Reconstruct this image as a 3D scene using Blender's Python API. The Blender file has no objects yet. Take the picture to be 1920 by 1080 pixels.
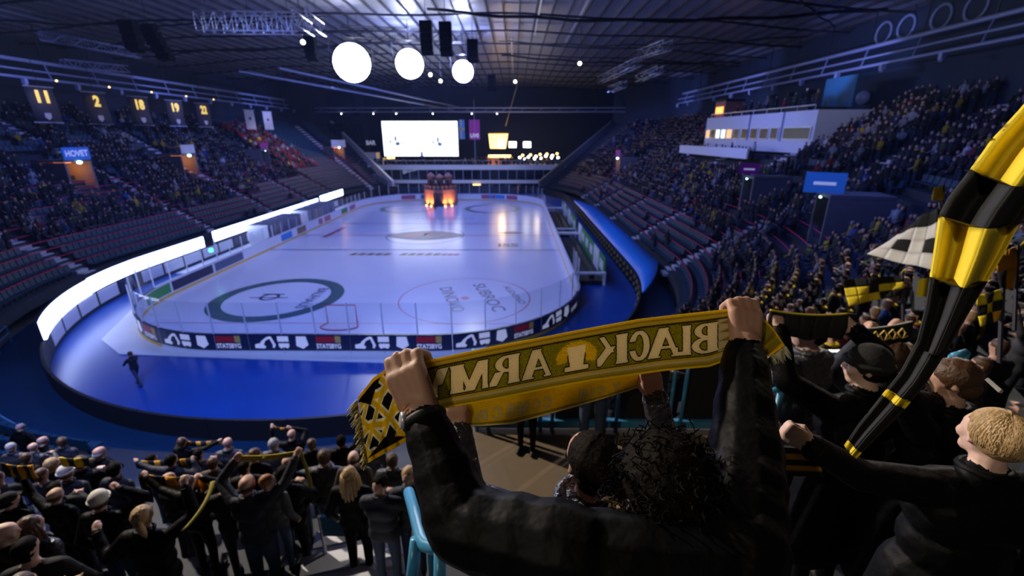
import bpy, bmesh, math, random
import numpy as np
from mathutils import Vector, Matrix

random.seed(7)
rng = np.random.default_rng(7)
SC = bpy.context.scene
COL = SC.collection

# ------------------------------------------------------------------ camera
F, TH, PSI, CH = 832.0, math.radians(18.97), math.radians(.41), 11.12
cam_d = bpy.data.cameras.new('camera')
cam_d.lens = 15.6
cam_d.sensor_width = 36
cam_d.clip_start = .05
cam_d.clip_end = 400
cam_d.dof.use_dof = True
cam_d.dof.focus_distance = 1.05
cam_d.dof.aperture_fstop = 3.2
cam = bpy.data.objects.new('camera', cam_d)
cam.location = (0, 0, CH)
cam.rotation_euler = (math.pi / 2 - TH, 0, PSI)
COL.objects.link(cam)
SC.camera = cam

# ------------------------------------------------------------------ world, view
SC.cycles.max_bounces = 6
SC.cycles.adaptive_threshold = .06
SC.cycles.diffuse_bounces = 2
SC.cycles.glossy_bounces = 3
SC.cycles.transmission_bounces = 4
SC.cycles.transparent_max_bounces = 14
SC.cycles.volume_bounces = 0
SC.cycles.caustics_reflective = False
SC.cycles.caustics_refractive = False
SC.view_settings.view_transform = 'Standard'
SC.view_settings.look = 'None'
SC.view_settings.gamma = 1
SC.view_settings.use_curve_mapping = False
SC.view_settings.exposure = 0.0
W = bpy.data.worlds.new('world')
SC.world = W
W.use_nodes = True
W.node_tree.nodes['Background'].inputs[0].default_value = (.05, .09, .28, 1)
W.node_tree.nodes['Background'].inputs[1].default_value = .03


def lamp(kind, name, loc, energy, col, target=None, size=1.0, sy=None, spot=None, blend=.4):
    d = bpy.data.lights.new(name, kind)
    d.energy = energy
    d.color = col
    if kind == 'AREA':
        d.shape = 'RECTANGLE'
        d.size = size
        d.size_y = sy or size
    else:
        d.shadow_soft_size = size
    if kind == 'SPOT':
        d.spot_size = math.radians(spot or 60)
        d.spot_blend = blend
    o = bpy.data.objects.new(name, d)
    o.location = loc
    if target is not None:
        o.rotation_euler = (Vector(target) - Vector(loc)).to_track_quat('-Z', 'Y').to_euler()
    COL.objects.link(o)
    return o


# rows of blue-white arena floods under the roof, over the ice
for yy in (30, 46, 62, 76):
    lamp('AREA', 'roof_flood_light', (-10.5, yy, 19.2), 1750, (.19, .28, 1), (-10.5, yy, 0), 22, 1.2)
# blue wash lights without fixtures, inside the side gantries, aimed over the stands and floor
for yy in (16, 40, 64, 88):
    lamp('SPOT', 'blue_wash_light', (-33, yy, 17.2), 3400, (.12, .2, 1), (-44, yy, 4), .4, None, 120, .8)
    lamp('SPOT', 'blue_wash_light', (13, yy + 6, 17.2), 3000, (.12, .2, 1), (24, yy + 8, 4), .4, None, 120, .8)
lamp('SPOT', 'blue_floor_light', (-10, 10, 18.6), 4500, (.06, .22, 1), (-13, 17, 0), .3, None, 70, .6)
lamp('SPOT', 'board_fill_light', (-10, 2, 20), 13000, (.34, .44, 1), (-10, 21.5, 1), .3, None, 75, .6)  # added spot under the near roof, brightens the boards and posts
lamp('SPOT', 'balcony_fill_light', (-10, 72, 19), 7000, (.55, .62, 1), (-11, 97, 4), .3, None, 60, .6)  # added unseen spot that lifts the far balcony front
lamp('SPOT', 'block_fill_light', (-28, 74, 18.5), 3500, (.85, .8, 1), (-42, 86, 7), .3, None, 50, .5)  # extra unseen spot added to brighten the far left block
for yy in (42, 62, 84):
    lamp('SPOT', 'gantry_light', (-40, yy, 15.2), 1100, (.3, .36, 1), (-47.5, yy + 3, 18), .2, None, 80, .6)
    lamp('SPOT', 'gantry_light', (24, yy, 15.6), 1300, (.3, .36, 1), (31, yy + 3, 18.4), .2, None, 80, .6)
# white house lamps over the near-end stand, then an added fill light
lamp('SPOT', 'near_end_light', (-16, 13, 18.5), 19000, (1, .88, .74), (-3.5, 3.5, 7), .25, None, 60, .5)
lamp('SPOT', 'near_end_light', (16, 20, 18.5), 6500, (1, .9, .78), (11, 9, 6), .25, None, 75, .6)
lamp('SPOT', 'near_end_light', (-6, 16, 19), 3000, (1, .84, .6), (.3, .8, 10.5), .3, None, 30, .5)
lamp('SPOT', 'near_end_light', (-9, -9, 19), 2000, (1, .86, .62), (.2, 1.4, 10.5), .3, None, 15, .6)  # unseen spot added behind the camera to lift the scarf


def U(px, py, zc):
    """pixel + camera depth -> world"""
    xc, yc = (px - 960) / F * zc, (py - 540) / F * zc
    fw = zc * math.cos(TH) - yc * math.sin(TH)
    up = -(yc * math.cos(TH) + zc * math.sin(TH))
    return Vector((xc * math.cos(PSI) - fw * math.sin(PSI), xc * math.sin(PSI) + fw * math.cos(PSI), CH + up))


def G(px, py, z):
    a = U(px, py, 1) - Vector((0, 0, CH))
    return Vector((0, 0, CH)) + a * ((z - CH) / a.z)


# ------------------------------------------------------------------ materials
M = {}


def mat(name, col, rough=.6, metal=0, emis=None, es=0, noise=None, bump=None, spec=.5, sheen=0):
    m = bpy.data.materials.new(name)
    m.use_nodes = True
    nt = m.node_tree
    b = nt.nodes['Principled BSDF']
    b.inputs['Base Color'].default_value = (*col, 1)
    b.inputs['Roughness'].default_value = rough
    b.inputs['Metallic'].default_value = metal
    b.inputs['Specular IOR Level'].default_value = spec
    if sheen:
        b.inputs['Sheen Weight'].default_value = sheen
    if emis:
        b.inputs['Emission Color'].default_value = (*emis, 1)
        b.inputs['Emission Strength'].default_value = es
    if noise:
        sc_, am = noise
        tc = nt.nodes.new('ShaderNodeTexCoord')
        n = nt.nodes.new('ShaderNodeTexNoise')
        n.inputs['Scale'].default_value = sc_
        n.inputs['Detail'].default_value = 4
        r = nt.nodes.new('ShaderNodeMapRange')
        r.inputs['To Min'].default_value = 1 - am
        r.inputs['To Max'].default_value = 1 + am
        mx = nt.nodes.new('ShaderNodeVectorMath')
        mx.operation = 'SCALE'
        mx.inputs[0].default_value = col
        nt.links.new(tc.outputs['Object'], n.inputs['Vector'])
        nt.links.new(n.outputs['Fac'], r.inputs['Value'])
        nt.links.new(r.outputs[0], mx.inputs['Scale'])
        nt.links.new(mx.outputs[0], b.inputs['Base Color'])
    if bump:
        sc_, st, di = bump
        tc = nt.nodes.new('ShaderNodeTexCoord')
        n = nt.nodes.new('ShaderNodeTexNoise')
        n.inputs['Scale'].default_value = sc_
        n.inputs['Detail'].default_value = 3
        bp = nt.nodes.new('ShaderNodeBump')
        bp.inputs['Strength'].default_value = st
        bp.inputs['Distance'].default_value = di
        nt.links.new(tc.outputs['Object'], n.inputs['Vector'])
        nt.links.new(n.outputs['Fac'], bp.inputs['Height'])
        nt.links.new(bp.outputs[0], b.inputs['Normal'])
    M[name] = m
    return m


def mat_attr(name, rough=.8, objcol=False, bump=None, spec=.3):
    m = mat(name, (.5, .5, .5), rough, spec=spec, bump=bump)
    nt = m.node_tree
    if objcol:
        a = nt.nodes.new('ShaderNodeObjectInfo')
    else:
        a = nt.nodes.new('ShaderNodeAttribute')
        a.attribute_name = 'Col'
    nt.links.new(a.outputs['Color'], nt.nodes['Principled BSDF'].inputs['Base Color'])
    return m


mat('ice', (.72, .73, .86), .20, noise=(.35, .06), bump=(3, .05, .01), spec=.28)
mat('ice_apron', (.75, .75, .82), .4, noise=(1, .06))
mat('floor_blue', (.006, .07, .36), .3, noise=(.6, .25), bump=(8, .08, .01))
mat('concrete', (.16, .155, .16), .8, noise=(3, .2))
mat('landing', (.17, .12, .07), .8, noise=(4, .2), bump=(30, .1, .005))
mat('tread', (.028, .033, .045), .75, noise=(2, .25))
mat('stair_white', (.62, .62, .68), .6, noise=(5, .12))
mat('seat_teal', (.007, .045, .085), .5)
mat('red_rail', (.65, .03, .10), .5)
mat('wall_dark', (.006, .014, .035), .7, noise=(.5, .25))
mat('wall_blue', (.004, .022, .06), .7, noise=(.4, .2))
mat('black', (.008, .008, .01), .6)
mat('speaker_black', (.003, .003, .004), .9, spec=.1)
mat('black_gloss', (.012, .012, .016), .25)
mat('steel_blue', (.34, .40, .66), .5, .1)
mat('steel_dark', (.04, .04, .06), .5, .4)
mat('alu', (.65, .67, .75), .35, .6)
mat('white', (.8, .8, .84), .45, noise=(2, .05))
mat('board_white', (.78, .78, .84), .35)
mat('board_dark', (.018, .024, .07), .4)
mat('kick_yellow', (.75, .48, .08), .5)
mat('teal_paint', (.015, .11, .20), .35)
mat('walkway', (.004, .035, .085), .5, noise=(2, .2))
mat('rail_blue', (.05, .25, .45), .3, noise=(6, .15))
mat('tarp_blue', (.01, .26, .9), .4, noise=(1.5, .15))
mat('red', (.62, .02, .03), .5)
mat('orange', (.85, .25, .03), .6)
mat('gold', (.75, .52, .12), .5)
mat('yellow', (.85, .58, .02), .7)
mat('green', (.05, .30, .07), .5)
mat('magenta', (.48, .02, .34), .6)
mat('sign_blue', (.015, .12, .45), .5, emis=(.02, .14, .55), es=.25)
mat('banner_black', (.06, .05, .06), .8)
mat('banner_white', (.8, .72, .68), .8)
mat('ice_blue', (.10, .13, .22), .3)
mat('ice_green', (.05, .13, .14), .3)
mat('ice_dark', (.05, .05, .10), .3)
mat('ice_red', (.45, .10, .20), .3)
mat('ice_gold', (.22, .15, .06), .3)
mat('led', (1, 1, 1), .5, emis=(.50, .60, 1), es=6.5)
mat('screen', (1, 1, 1), .5, emis=(.86, .9, 1), es=3.0)
mat('screen_grey', (.2, .25, .4), .5, emis=(.12, .17, .38), es=.8)
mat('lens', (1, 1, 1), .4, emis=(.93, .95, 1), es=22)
mat('lamp_white', (1, 1, 1), .4, emis=(1, .95, .85), es=9)
mat('lamp_warm', (1, .7, .3), .4, emis=(1, .62, .2), es=4)
mat('lamp_cyan', (.5, 1, 1), .4, emis=(.5, 1, .95), es=7)
mat('lamp_green', (.1, 1, .3), .4, emis=(.1, 1, .35), es=3)
mat('lamp_orange', (1, .4, .1), .4, emis=(1, .30, .06), es=3)
mat('lamp_gold', (1, .75, .25), .4, emis=(1, .68, .2), es=2.4)
mat('text_white', (.85, .85, .9), .5, emis=(.7, .75, 1), es=.25)
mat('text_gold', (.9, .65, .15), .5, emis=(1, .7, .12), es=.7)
mat('castle', (.48, .21, .14), .75, noise=(2.5, .25))
mat('castle_dark', (.06, .035, .05), .8)
mat('roof_panel', (.30, .31, .38), .38, .35, noise=(.6, .15))
mat('skin', (.55, .32, .24), .55, noise=(12, .10))
mat('skin_pale', (.66, .43, .35), .55, noise=(12, .08))
mat('skin_dim', (.50, .27, .19), .55, noise=(10, .10), bump=(90, .15, .002))
mat('jacket_black', (.0028, .0028, .0034), .55, noise=(9, .3), bump=(14, .5, .02), spec=.1)
mat('jacket_navy', (.007, .009, .02), .7, noise=(9, .3), bump=(14, .5, .02))
mat('jacket_grey', (.028, .028, .034), .5, noise=(8, .3), bump=(18, .7, .03))
mat('jacket_shiny', (.028, .028, .036), .3, noise=(9, .3), bump=(22, 1, .03))
mat('jacket_brown', (.05, .035, .028), .7, noise=(9, .3), bump=(14, .4, .02))
mat('denim', (.03, .05, .10), .8, noise=(20, .2))
mat('hair_dark', (.006, .004, .003), .7, bump=(60, .6, .01), spec=.08)
mat('hair_brown', (.07, .032, .014), .5, bump=(60, .6, .01))
mat('hair_blond', (.42, .27, .12), .5, noise=(30, .25), bump=(60, .6, .01))
mat('hair_grey', (.34, .33, .33), .6, bump=(60, .6, .01))
mat('hair_ginger', (.30, .11, .03), .5, bump=(60, .6, .01))
mat('wool_white', (.72, .70, .64), .9, bump=(40, .5, .01))
mat('wool_black', (.010, .010, .011), .9, bump=(40, .5, .01))
mat('cloth_white', (.72, .70, .66), .8)
mat('cloth_yellow', (.80, .60, .02), .85, bump=(120, .3, .003))
mat('cloth_orange', (.78, .36, .02), .85, bump=(120, .3, .003))
mat('cloth_olive', (.28, .24, .03), .85, bump=(120, .3, .003))
mat('cloth_black', (.005, .006, .007), .85, bump=(120, .3, .003))
mat('eye_white', (.8, .8, .8), .2)
mat('fur', (.26, .18, .09), .9, bump=(90, 1, .01))
mat_attr('crowd_attr', .8)
mat_attr('knit', .9, bump=(500, .25, .001), spec=.1)
mat_attr('objcol', .75, True, bump=(14, .4, .02))
_nt = M['knit'].node_tree
_tr = _nt.nodes.new('ShaderNodeBsdfTranslucent')
_mx = _nt.nodes.new('ShaderNodeMixShader')
_mx.inputs[0].default_value = .5
_at = [n for n in _nt.nodes if n.type == 'ATTRIBUTE'][0]
_nt.links.new(_at.outputs['Color'], _tr.inputs['Color'])
_nt.links.new(_nt.nodes['Principled BSDF'].outputs[0], _mx.inputs[1])
_nt.links.new(_tr.outputs[0], _mx.inputs[2])
_nt.links.new(_mx.outputs[0], _nt.nodes['Material Output'].inputs[0])
# clear pane of the rink glass: mostly straight through, a thin mirror on top
gm = bpy.data.materials.new('glass')
gm.use_nodes = True
nt = gm.node_tree
nt.nodes.clear()
_o = nt.nodes.new('ShaderNodeOutputMaterial')
_t = nt.nodes.new('ShaderNodeBsdfTransparent')
_t.inputs[0].default_value = (.93, .95, .97, 1)
_g = nt.nodes.new('ShaderNodeBsdfGlossy')
_g.inputs['Roughness'].default_value = .02
_lw = nt.nodes.new('ShaderNodeLayerWeight')
_pw = nt.nodes.new('ShaderNodeMath')
_pw.operation = 'POWER'
_pw.inputs[1].default_value = 4
_f = nt.nodes.new('ShaderNodeMath')
_f.operation = 'MULTIPLY_ADD'
_f.inputs[1].default_value = .35
_f.inputs[2].default_value = .025
nt.links.new(_lw.outputs['Facing'], _pw.inputs[0])
nt.links.new(_pw.outputs[0], _f.inputs[0])
_x = nt.nodes.new('ShaderNodeMixShader')
nt.links.new(_f.outputs[0], _x.inputs[0])
nt.links.new(_t.outputs[0], _x.inputs[1])
nt.links.new(_g.outputs[0], _x.inputs[2])
nt.links.new(_x.outputs[0], _o.inputs[0])
M['glass'] = gm

# ------------------------------------------------------------------ mesh helpers
WL = {}


class MB:
    def __init__(s):
        s.v, s.f, s.m = [], [], []

    def add(s, v, f, mi=0):
        b = len(s.v)
        s.v += [tuple(p) for p in v]
        s.f += [tuple(i + b for i in q) for q in f]
        s.m += [mi] * len(f)
        return s

    def box(s, c, d, mi=0, R=None):
        hx, hy, hz = d[0] / 2, d[1] / 2, d[2] / 2
        P = [Vector((x, y, z)) for z in (-hz, hz) for y in (-hy, hy) for x in (-hx, hx)]
        if R is not None:
            P = [R @ p for p in P]
        P = [p + Vector(c) for p in P]
        return s.add(P, [(0, 2, 3, 1), (4, 5, 7, 6), (0, 1, 5, 4), (2, 6, 7, 3), (0, 4, 6, 2), (1, 3, 7, 5)], mi)

    def b2(s, a, b, mi=0):
        return s.box([(a[i] + b[i]) / 2 for i in range(3)], [abs(b[i] - a[i]) for i in range(3)], mi)

    def hexa(s, P, mi=0):
        return s.add(P, [(0, 2, 3, 1), (4, 5, 7, 6), (0, 1, 5, 4), (2, 6, 7, 3), (0, 4, 6, 2), (1, 3, 7, 5)], mi)

    def tube(s, pts, r, n=6, mi=0, caps=True):
        pts = [Vector(p) for p in pts]
        rs = r if isinstance(r, (list, tuple)) else [r] * len(pts)
        rings, up = [], None
        for i, p in enumerate(pts):
            t = (pts[min(i + 1, len(pts) - 1)] - pts[max(i - 1, 0)])
            t = t.normalized() if t.length > 1e-9 else Vector((0, 0, 1))
            if up is None:
                up = t.orthogonal().normalized()
            up = (up - t * up.dot(t))
            up = up.normalized() if up.length > 1e-6 else t.orthogonal().normalized()
            w = t.cross(up)
            rings.append([p + (up * math.cos(2 * math.pi * j / n) + w * math.sin(2 * math.pi * j / n)) * rs[i] for j in range(n)])
        V = [q for rg in rings for q in rg]
        Fc = []
        for i in range(len(pts) - 1):
            for j in range(n):
                a, b = i * n + j, i * n + (j + 1) % n
                Fc.append((a, b, b + n, a + n))
        if caps:
            Fc.append(tuple(reversed(range(n))))
            Fc.append(tuple(range((len(pts) - 1) * n, len(pts) * n)))
        return s.add(V, Fc, mi)

    def strip(s, A, B, mi=0):
        V = list(A) + list(B)
        n = len(A)
        return s.add(V, [(i, i + 1, n + i + 1, n + i) for i in range(n - 1)], mi)

    def loft(s, rows, mi=0, close=False, caps=False):
        """rows of points, each the same length; a solid if closed with caps"""
        n = len(rows[0])
        V = [p for r in rows for p in r]
        Fc = []
        for i in range(len(rows) - 1):
            for j in range(n if close else n - 1):
                a, b = i * n + j, i * n + (j + 1) % n
                Fc.append((a, b, b + n, a + n))
        if caps:
            Fc.append(tuple(reversed(range(n))))
            Fc.append(tuple(range((len(rows) - 1) * n, len(rows) * n)))
        return s.add(V, Fc, mi)

    def prism(s, poly, z0, z1, mi=0):
        n = len(poly)
        V = [(p[0], p[1], z0) for p in poly] + [(p[0], p[1], z1) for p in poly]
        Fc = [tuple(reversed(range(n))), tuple(range(n, 2 * n))] + [(i, (i + 1) % n, n + (i + 1) % n, n + i) for i in range(n)]
        return s.add(V, Fc, mi)

    def extr(s, poly, o, ux, uy, un, t, mi=0):
        """2-D polygon placed at o with axes ux, uy and pulled t along un"""
        o, ux, uy, un = Vector(o), Vector(ux), Vector(uy), Vector(un)
        A = [o + ux * p[0] + uy * p[1] for p in poly]
        B = [p + un * t for p in A]
        n = len(poly)
        return s.add(A + B, [tuple(reversed(range(n))), tuple(range(n, 2 * n))] + [(i, (i + 1) % n, n + (i + 1) % n, n + i) for i in range(n)], mi)

    def lathe(s, prof, c=(0, 0, 0), n=16, mi=0):
        V, Fc = [], []
        for r, z in prof:
            V += [(c[0] + r * math.cos(2 * math.pi * j / n), c[1] + r * math.sin(2 * math.pi * j / n), c[2] + z) for j in range(n)]
        for i in range(len(prof) - 1):
            for j in range(n):
                a, b = i * n + j, i * n + (j + 1) % n
                Fc.append((a, b, b + n, a + n))
        Fc.append(tuple(reversed(range(n))))
        Fc.append(tuple(range((len(prof) - 1) * n, len(prof) * n)))
        return s.add(V, Fc, mi)

    def ell(s, c, r, nu=12, nv=8, mi=0, R=None):
        V, Fc = [], []
        c = Vector(c)
        for i in range(1, nv):
            a = math.pi * i / nv
            for j in range(nu):
                b = 2 * math.pi * j / nu
                p = Vector((r[0] * math.sin(a) * math.cos(b), r[1] * math.sin(a) * math.sin(b), r[2] * math.cos(a)))
                V.append((R @ p if R else p) + c)
        t, d = Vector((0, 0, r[2])), Vector((0, 0, -r[2]))
        V += [(R @ t if R else t) + c, (R @ d if R else d) + c]
        T, D = len(V) - 2, len(V) - 1
        for i in range(nv - 2):
            for j in range(nu):
                a, b = i * nu + j, i * nu + (j + 1) % nu
                Fc.append((a, a + nu, b + nu, b))
        for j in range(nu):
            Fc.append((T, j, (j + 1) % nu))
            k = (nv - 2) * nu
            Fc.append((D, k + (j + 1) % nu, k + j))
        return s.add(V, Fc, mi)

    def mesh(s, name, mats, smooth=False, org=None):
        me = bpy.data.meshes.new(name)
        v = s.v
        if org is not None:
            v = [(p[0] - org[0], p[1] - org[1], p[2] - org[2]) for p in v]
        me.from_pydata(v, [], s.f)
        ml = mats if isinstance(mats, (list, tuple)) else [mats]
        for k in ml:
            me.materials.append(M[k] if isinstance(k, str) else k)
        if len(ml) > 1:
            me.polygons.foreach_set('material_index', s.m)
        if smooth:
            me.polygons.foreach_set('use_smooth', [True] * len(me.polygons))
        me.update()
        return me

    def base(s):
        a = np.array(s.v)
        lo, hi = a.min(0), a.max(0)
        return Vector(((lo[0] + hi[0]) / 2, (lo[1] + hi[1]) / 2, lo[2]))

    def build(s, name, mats, parent=None, smooth=False, label=None, cat=None, group=None, kind=None):
        org = s.base()
        me = s.mesh(name, mats, smooth, org)
        o = bpy.data.objects.new(name, me)
        COL.objects.link(o)
        place(o, org, parent)
        tag(o, label, cat, group, kind)
        return o


def place(o, org, parent=None):
    o.location = org
    WL[o.name] = Vector(org)
    if parent is not None:
        o.parent = parent
        o.location = Vector(org) - WL[parent.name]


def tag(o, label=None, cat=None, group=None, kind=None):
    if label:
        o['label'] = label
    if cat:
        o['category'] = cat
    if group:
        o['group'] = group
    if kind:
        o['kind'] = kind
    return o


def empty(name, loc, label=None, cat=None, group=None, kind=None, parent=None):
    o = bpy.data.objects.new(name, None)
    COL.objects.link(o)
    place(o, Vector(loc), parent)
    return tag(o, label, cat, group, kind)


def copy_tree(src, loc=None, parent=None, rz=None):
    c = src.copy()
    COL.objects.link(c)
    if parent is not None:
        c.parent = parent
    else:
        WL[c.name] = Vector(loc if loc is not None else src.location)
        if loc is not None:
            c.location = loc
        if rz is not None:
            c.rotation_euler = (0, 0, rz)
    for ch in list(src.children):
        copy_tree(ch, None, c)
    return c


def inst(name, me, loc, parent=None, rz=0, color=None):
    o = bpy.data.objects.new(name, me)
    COL.objects.link(o)
    place(o, loc, parent)
    if rz:
        o.rotation_euler = (0, 0, rz)
    if color:
        o.color = (*color, 1)
    return o


_txt = {}


def text_polys(txt, bold=0.0):
    """filled text outline as (verts, faces), height of capitals scaled to 1, x from 0"""
    key = (txt, bold)
    if key in _txt:
        return _txt[key]
    cu = bpy.data.curves.new('t', 'FONT')
    cu.body = txt
    cu.offset = bold
    cu.resolution_u = 3
    o = bpy.data.objects.new('t', cu)
    COL.objects.link(o)
    dg = bpy.context.evaluated_depsgraph_get()
    me = o.evaluated_get(dg).to_mesh()
    v = np.array([p.co[:] for p in me.vertices]) if len(me.vertices) else np.zeros((0, 3))
    f = [tuple(p.vertices) for p in me.polygons]
    o.evaluated_get(dg).to_mesh_clear()
    bpy.data.objects.remove(o)
    bpy.data.curves.remove(cu)
    v[:, 0] -= v[:, 0].min()
    v[:, 1] -= v[:, 1].min()
    v /= v[:, 1].max()
    _txt[key] = (v, f)
    return v, f


def text(mb, txt, o, ux, uy, h, w=None, mi=0, bold=.03, align='C', curve=None):
    """lay lettering at o (bottom centre) along ux / uy, capitals h tall, fitted to width w"""
    v, f = text_polys(txt, bold)
    tw = v[:, 0].max()
    sx = (w / tw) if w else h
    off = -tw * sx / 2 if align == 'C' else 0
    if curve:
        P = [curve(x * sx + off, y * h) for x, y, _ in v]
    else:
        o, ux, uy = Vector(o), Vector(ux), Vector(uy)
        P = [o + ux * (x * sx + off) + uy * (y * h) for x, y, _ in v]
    mb.add(P, f, mi)
for _t, _b in (('HOVET', .03), ('BAR', .03), ('LIVE', .03), ('BAUHAUS', .02), ('DINOVO', .01), ('SUBROC', .01), ('AUDIONO', .01),
               ('11', .05), ('2', .05), ('18', .05), ('19', .05), ('22', .05), ('ISS', .03), ('STATSBYG', .03), ('MO', .05), ('A', .03)):
    text_polys(_t, _b)

# ------------------------------------------------------------------ bowl geometry
CX, AX, BY = -10.0, 19.2, 20.0          # half width and end depth of the oval floor
Y0, Y1 = 34.0, 78.0                    # where the straight sides begin and end
path = []                              # (x, y, nx, ny) from far left round the near end to far right


def _ell(cy, a0, a1, n):
    for i in range(n + 1):
        a = math.radians(a0 + (a1 - a0) * i / n)
        x, y = CX + AX * math.cos(a), cy + BY * math.sin(a)
        nx, ny = math.cos(a) / AX, math.sin(a) / BY
        l = math.hypot(nx, ny)
        yield (x, y, nx / l, ny / l)


path += list(_ell(Y1, 138, 180, 8))
path += [(CX - AX, Y1 + (Y0 - Y1) * i / 15, -1, 0) for i in range(1, 15)]
path += list(_ell(Y0, 180, 360, 72))
path += [(CX + AX, Y0 + (Y1 - Y0) * i / 15, 1, 0) for i in range(1, 15)]
path += list(_ell(Y1, 0, 42, 8))
path = np.array(path)
PS = np.concatenate([[0], np.cumsum(np.hypot(*(np.diff(path[:, :2], axis=0).T)))])


def at_s(s, o=0, z=0):
    q = [np.interp(s, PS, path[:, i]) for i in range(4)]
    l = math.hypot(q[2], q[3])
    return Vector((q[0] + q[2] / l * o, q[1] + q[3] / l * o, z)), Vector((q[2] / l, q[3] / l, 0))


FS = np.arange(0, PS[-1], .1)
FX, FY = np.interp(FS, PS, path[:, 0]), np.interp(FS, PS, path[:, 1])


def s_of(x, y):
    return float(FS[np.argmin((FX - x) ** 2 + (FY - y) ** 2)])


def seg(s0, s1, o, z, step=1.0):
    ss = [s for s in PS if s0 < s < s1]
    ss = [s0] + ss + [s1]
    return [at_s(s, o, z)[0] for s in ss]


ROW0, RUN, RISE, Z0, NROW = 2.4, .80, .46, 1.55, 26
S_NE = s_of(-6, 14)


def rise(s=None):
    """height of one terrace step; the near end is a little flatter than the sides"""
    if s is None:
        return RISE
    d = abs(s - S_NE)
    t = min(max((d - 12) / 16, 0), 1)
    return RISE - .055 * (1 - t * t * (3 - 2 * t))


def row_z(k, s=None):
    return Z0 + rise(s) * k


def bowl_z(x, y):
    d = np.hypot(path[:, 0] - x, path[:, 1] - y)
    i = int(np.argmin(d))
    k = int((d[i] - ROW0) / RUN)
    return row_z(min(max(k, 0), NROW - 1), PS[i])


S_END = PS[-1]
S_L0, S_L1 = s_of(-29, 77.9), s_of(-29, 31.6)      # left straight
S_N = s_of(-9.5, 14)
S_R0, S_R1 = s_of(10, 31.6), s_of(10, 77.9)

# ---- floors
fl = MB()
fl.prism([(x, y) for x, y, _, _ in path] + [(10, 120), (-29, 120)], -.4, -.02)
fl.build('floor', 'floor_blue', kind='structure', label='dark blue hall floor around the rink', cat='floor')
mb = MB()
mb.b2((-70, -22, -1.2), (60, 140, -.45))
mb.build('floor_slab', 'concrete', kind='structure', label='concrete slab under the whole hall', cat='floor')

# ---- stands: every terrace step one piece
rows = {}
stand = empty('stand_terraces', (-9.5, 14, 0), 'dark concrete terraces of the seating bowl', 'stand', kind='structure')
for k in range(NROW):
    o0, o1 = ROW0 + RUN * k, ROW0 + RUN * (k + 1)
    A = [at_s(s, o0)[0] for s in PS]
    B = [at_s(s, o1)[0] for s in PS]
    mb = MB()
    prof = []
    for a, b, s_ in zip(A, B, PS):
        z = row_z(k, s_)
        zb = z - RISE - .2
        prof.append([(a.x, a.y, zb), (a.x, a.y, z), (b.x, b.y, z), (b.x, b.y, z - .2)])
    mb.loft(prof, 0, True, True)
    mb.build('terrace_step', 'tread', stand)
# front walk and its parapet wall (blue boards behind the floor wall)
mb = MB()
mb.loft([[(a.x, a.y, -.3), (a.x, a.y, .22), (b.x, b.y, .22), (b.x, b.y, -.3)] for a, b in zip([at_s(s, .12)[0] for s in PS], [at_s(s, ROW0)[0] for s in PS])], 0, True, True)
mb.build('floor_walkway', 'walkway', kind='structure', label='blue painted walkway between floor wall and first row', cat='walkway')

# ---- oval wall round the floor: dark board panels, white ad panels under the light ribbon
wall = empty('wall_oval', (-9.5, 14, 0), 'low dark wall around the blue floor', 'wall', kind='structure')
s = 0.0
PL = 3.0
npan = int(S_END / PL)
for i in range(npan):
    a, b = i * S_END / npan, (i + 1) * S_END / npan
    q = seg(a + .02, b - .02, 0, 0)
    q2 = seg(a + .02, b - .02, .12, 0)
    mb = MB()
    mb.loft([[(u.x, u.y, 0), (u.x, u.y, 1.12), (w.x, w.y, 1.12), (w.x, w.y, 0)] for u, w in zip(q, q2)], 0, True, True)
    mb.build('wall_panel', 'black', wall)
S_LED0, S_LED1 = s_of(-29, 76), s_of(-24.6, 20.2)
for i in range(int((S_LED1 - S_LED0) / 2.4)):
    a = S_LED0 + 2.4 * i
    q, q2 = seg(a + .1, a + 2.25, -.03, 0), seg(a + .1, a + 2.25, -.002, 0)
    mb = MB()
    mb.loft([[(u.x, u.y, .2), (u.x, u.y, 1.06), (w.x, w.y, 1.06), (w.x, w.y, .2)] for u, w in zip(q, q2)], 0, True, True)
    mb.build('ad_panel', ['white', 'ice_apron', 'white', 'board_white'][i % 4] if i % 6 else 'board_dark', wall)
# light ribbon boards: four lengths stepping along the left wall
led_cuts = [(S_LED1, s_of(-28.2, 27.5), .0, 'nearest curved length of the glowing white ribbon board'),
            (s_of(-28.2, 27.5) - .1, s_of(-29, 40.5), .06, 'second length of the glowing white ribbon board, beside the near corner of the rink glass'),
            (s_of(-29, 42), s_of(-29, 66), .22, 'long far length of the glowing white ribbon board beside the benches'),
            (s_of(-29, 67), S_LED0, .42, 'farthest length of the glowing white ribbon board')]
for a, b, dz, lb in led_cuts:
    a, b = min(a, b), max(a, b)
    r = empty('ribbon_board', at_s((a + b) / 2, 0, 1.13)[0], lb, 'led board', 'ribbon boards on the left wall')
    q, q2, q3 = seg(a, b, -.10, 0), seg(a, b, .02, 0), seg(a, b, .14, 0)
    mb = MB()
    mb.loft([[(u.x, u.y, 1.17 + dz), (u.x, u.y, 2.13 + dz), (w.x, w.y, 2.13 + dz), (w.x, w.y, 1.17 + dz)] for u, w in zip(q, q2)], 0, True, True)
    mb.build('screen', 'led', r)
    mb = MB()
    mb.loft([[(u.x, u.y, 1.13), (u.x, u.y, 2.17 + dz), (w.x, w.y, 2.17 + dz), (w.x, w.y, 1.13)] for u, w in zip(q2, q3)], 0, True, True)
    mb.build('back_frame', 'steel_dark', r)
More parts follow.
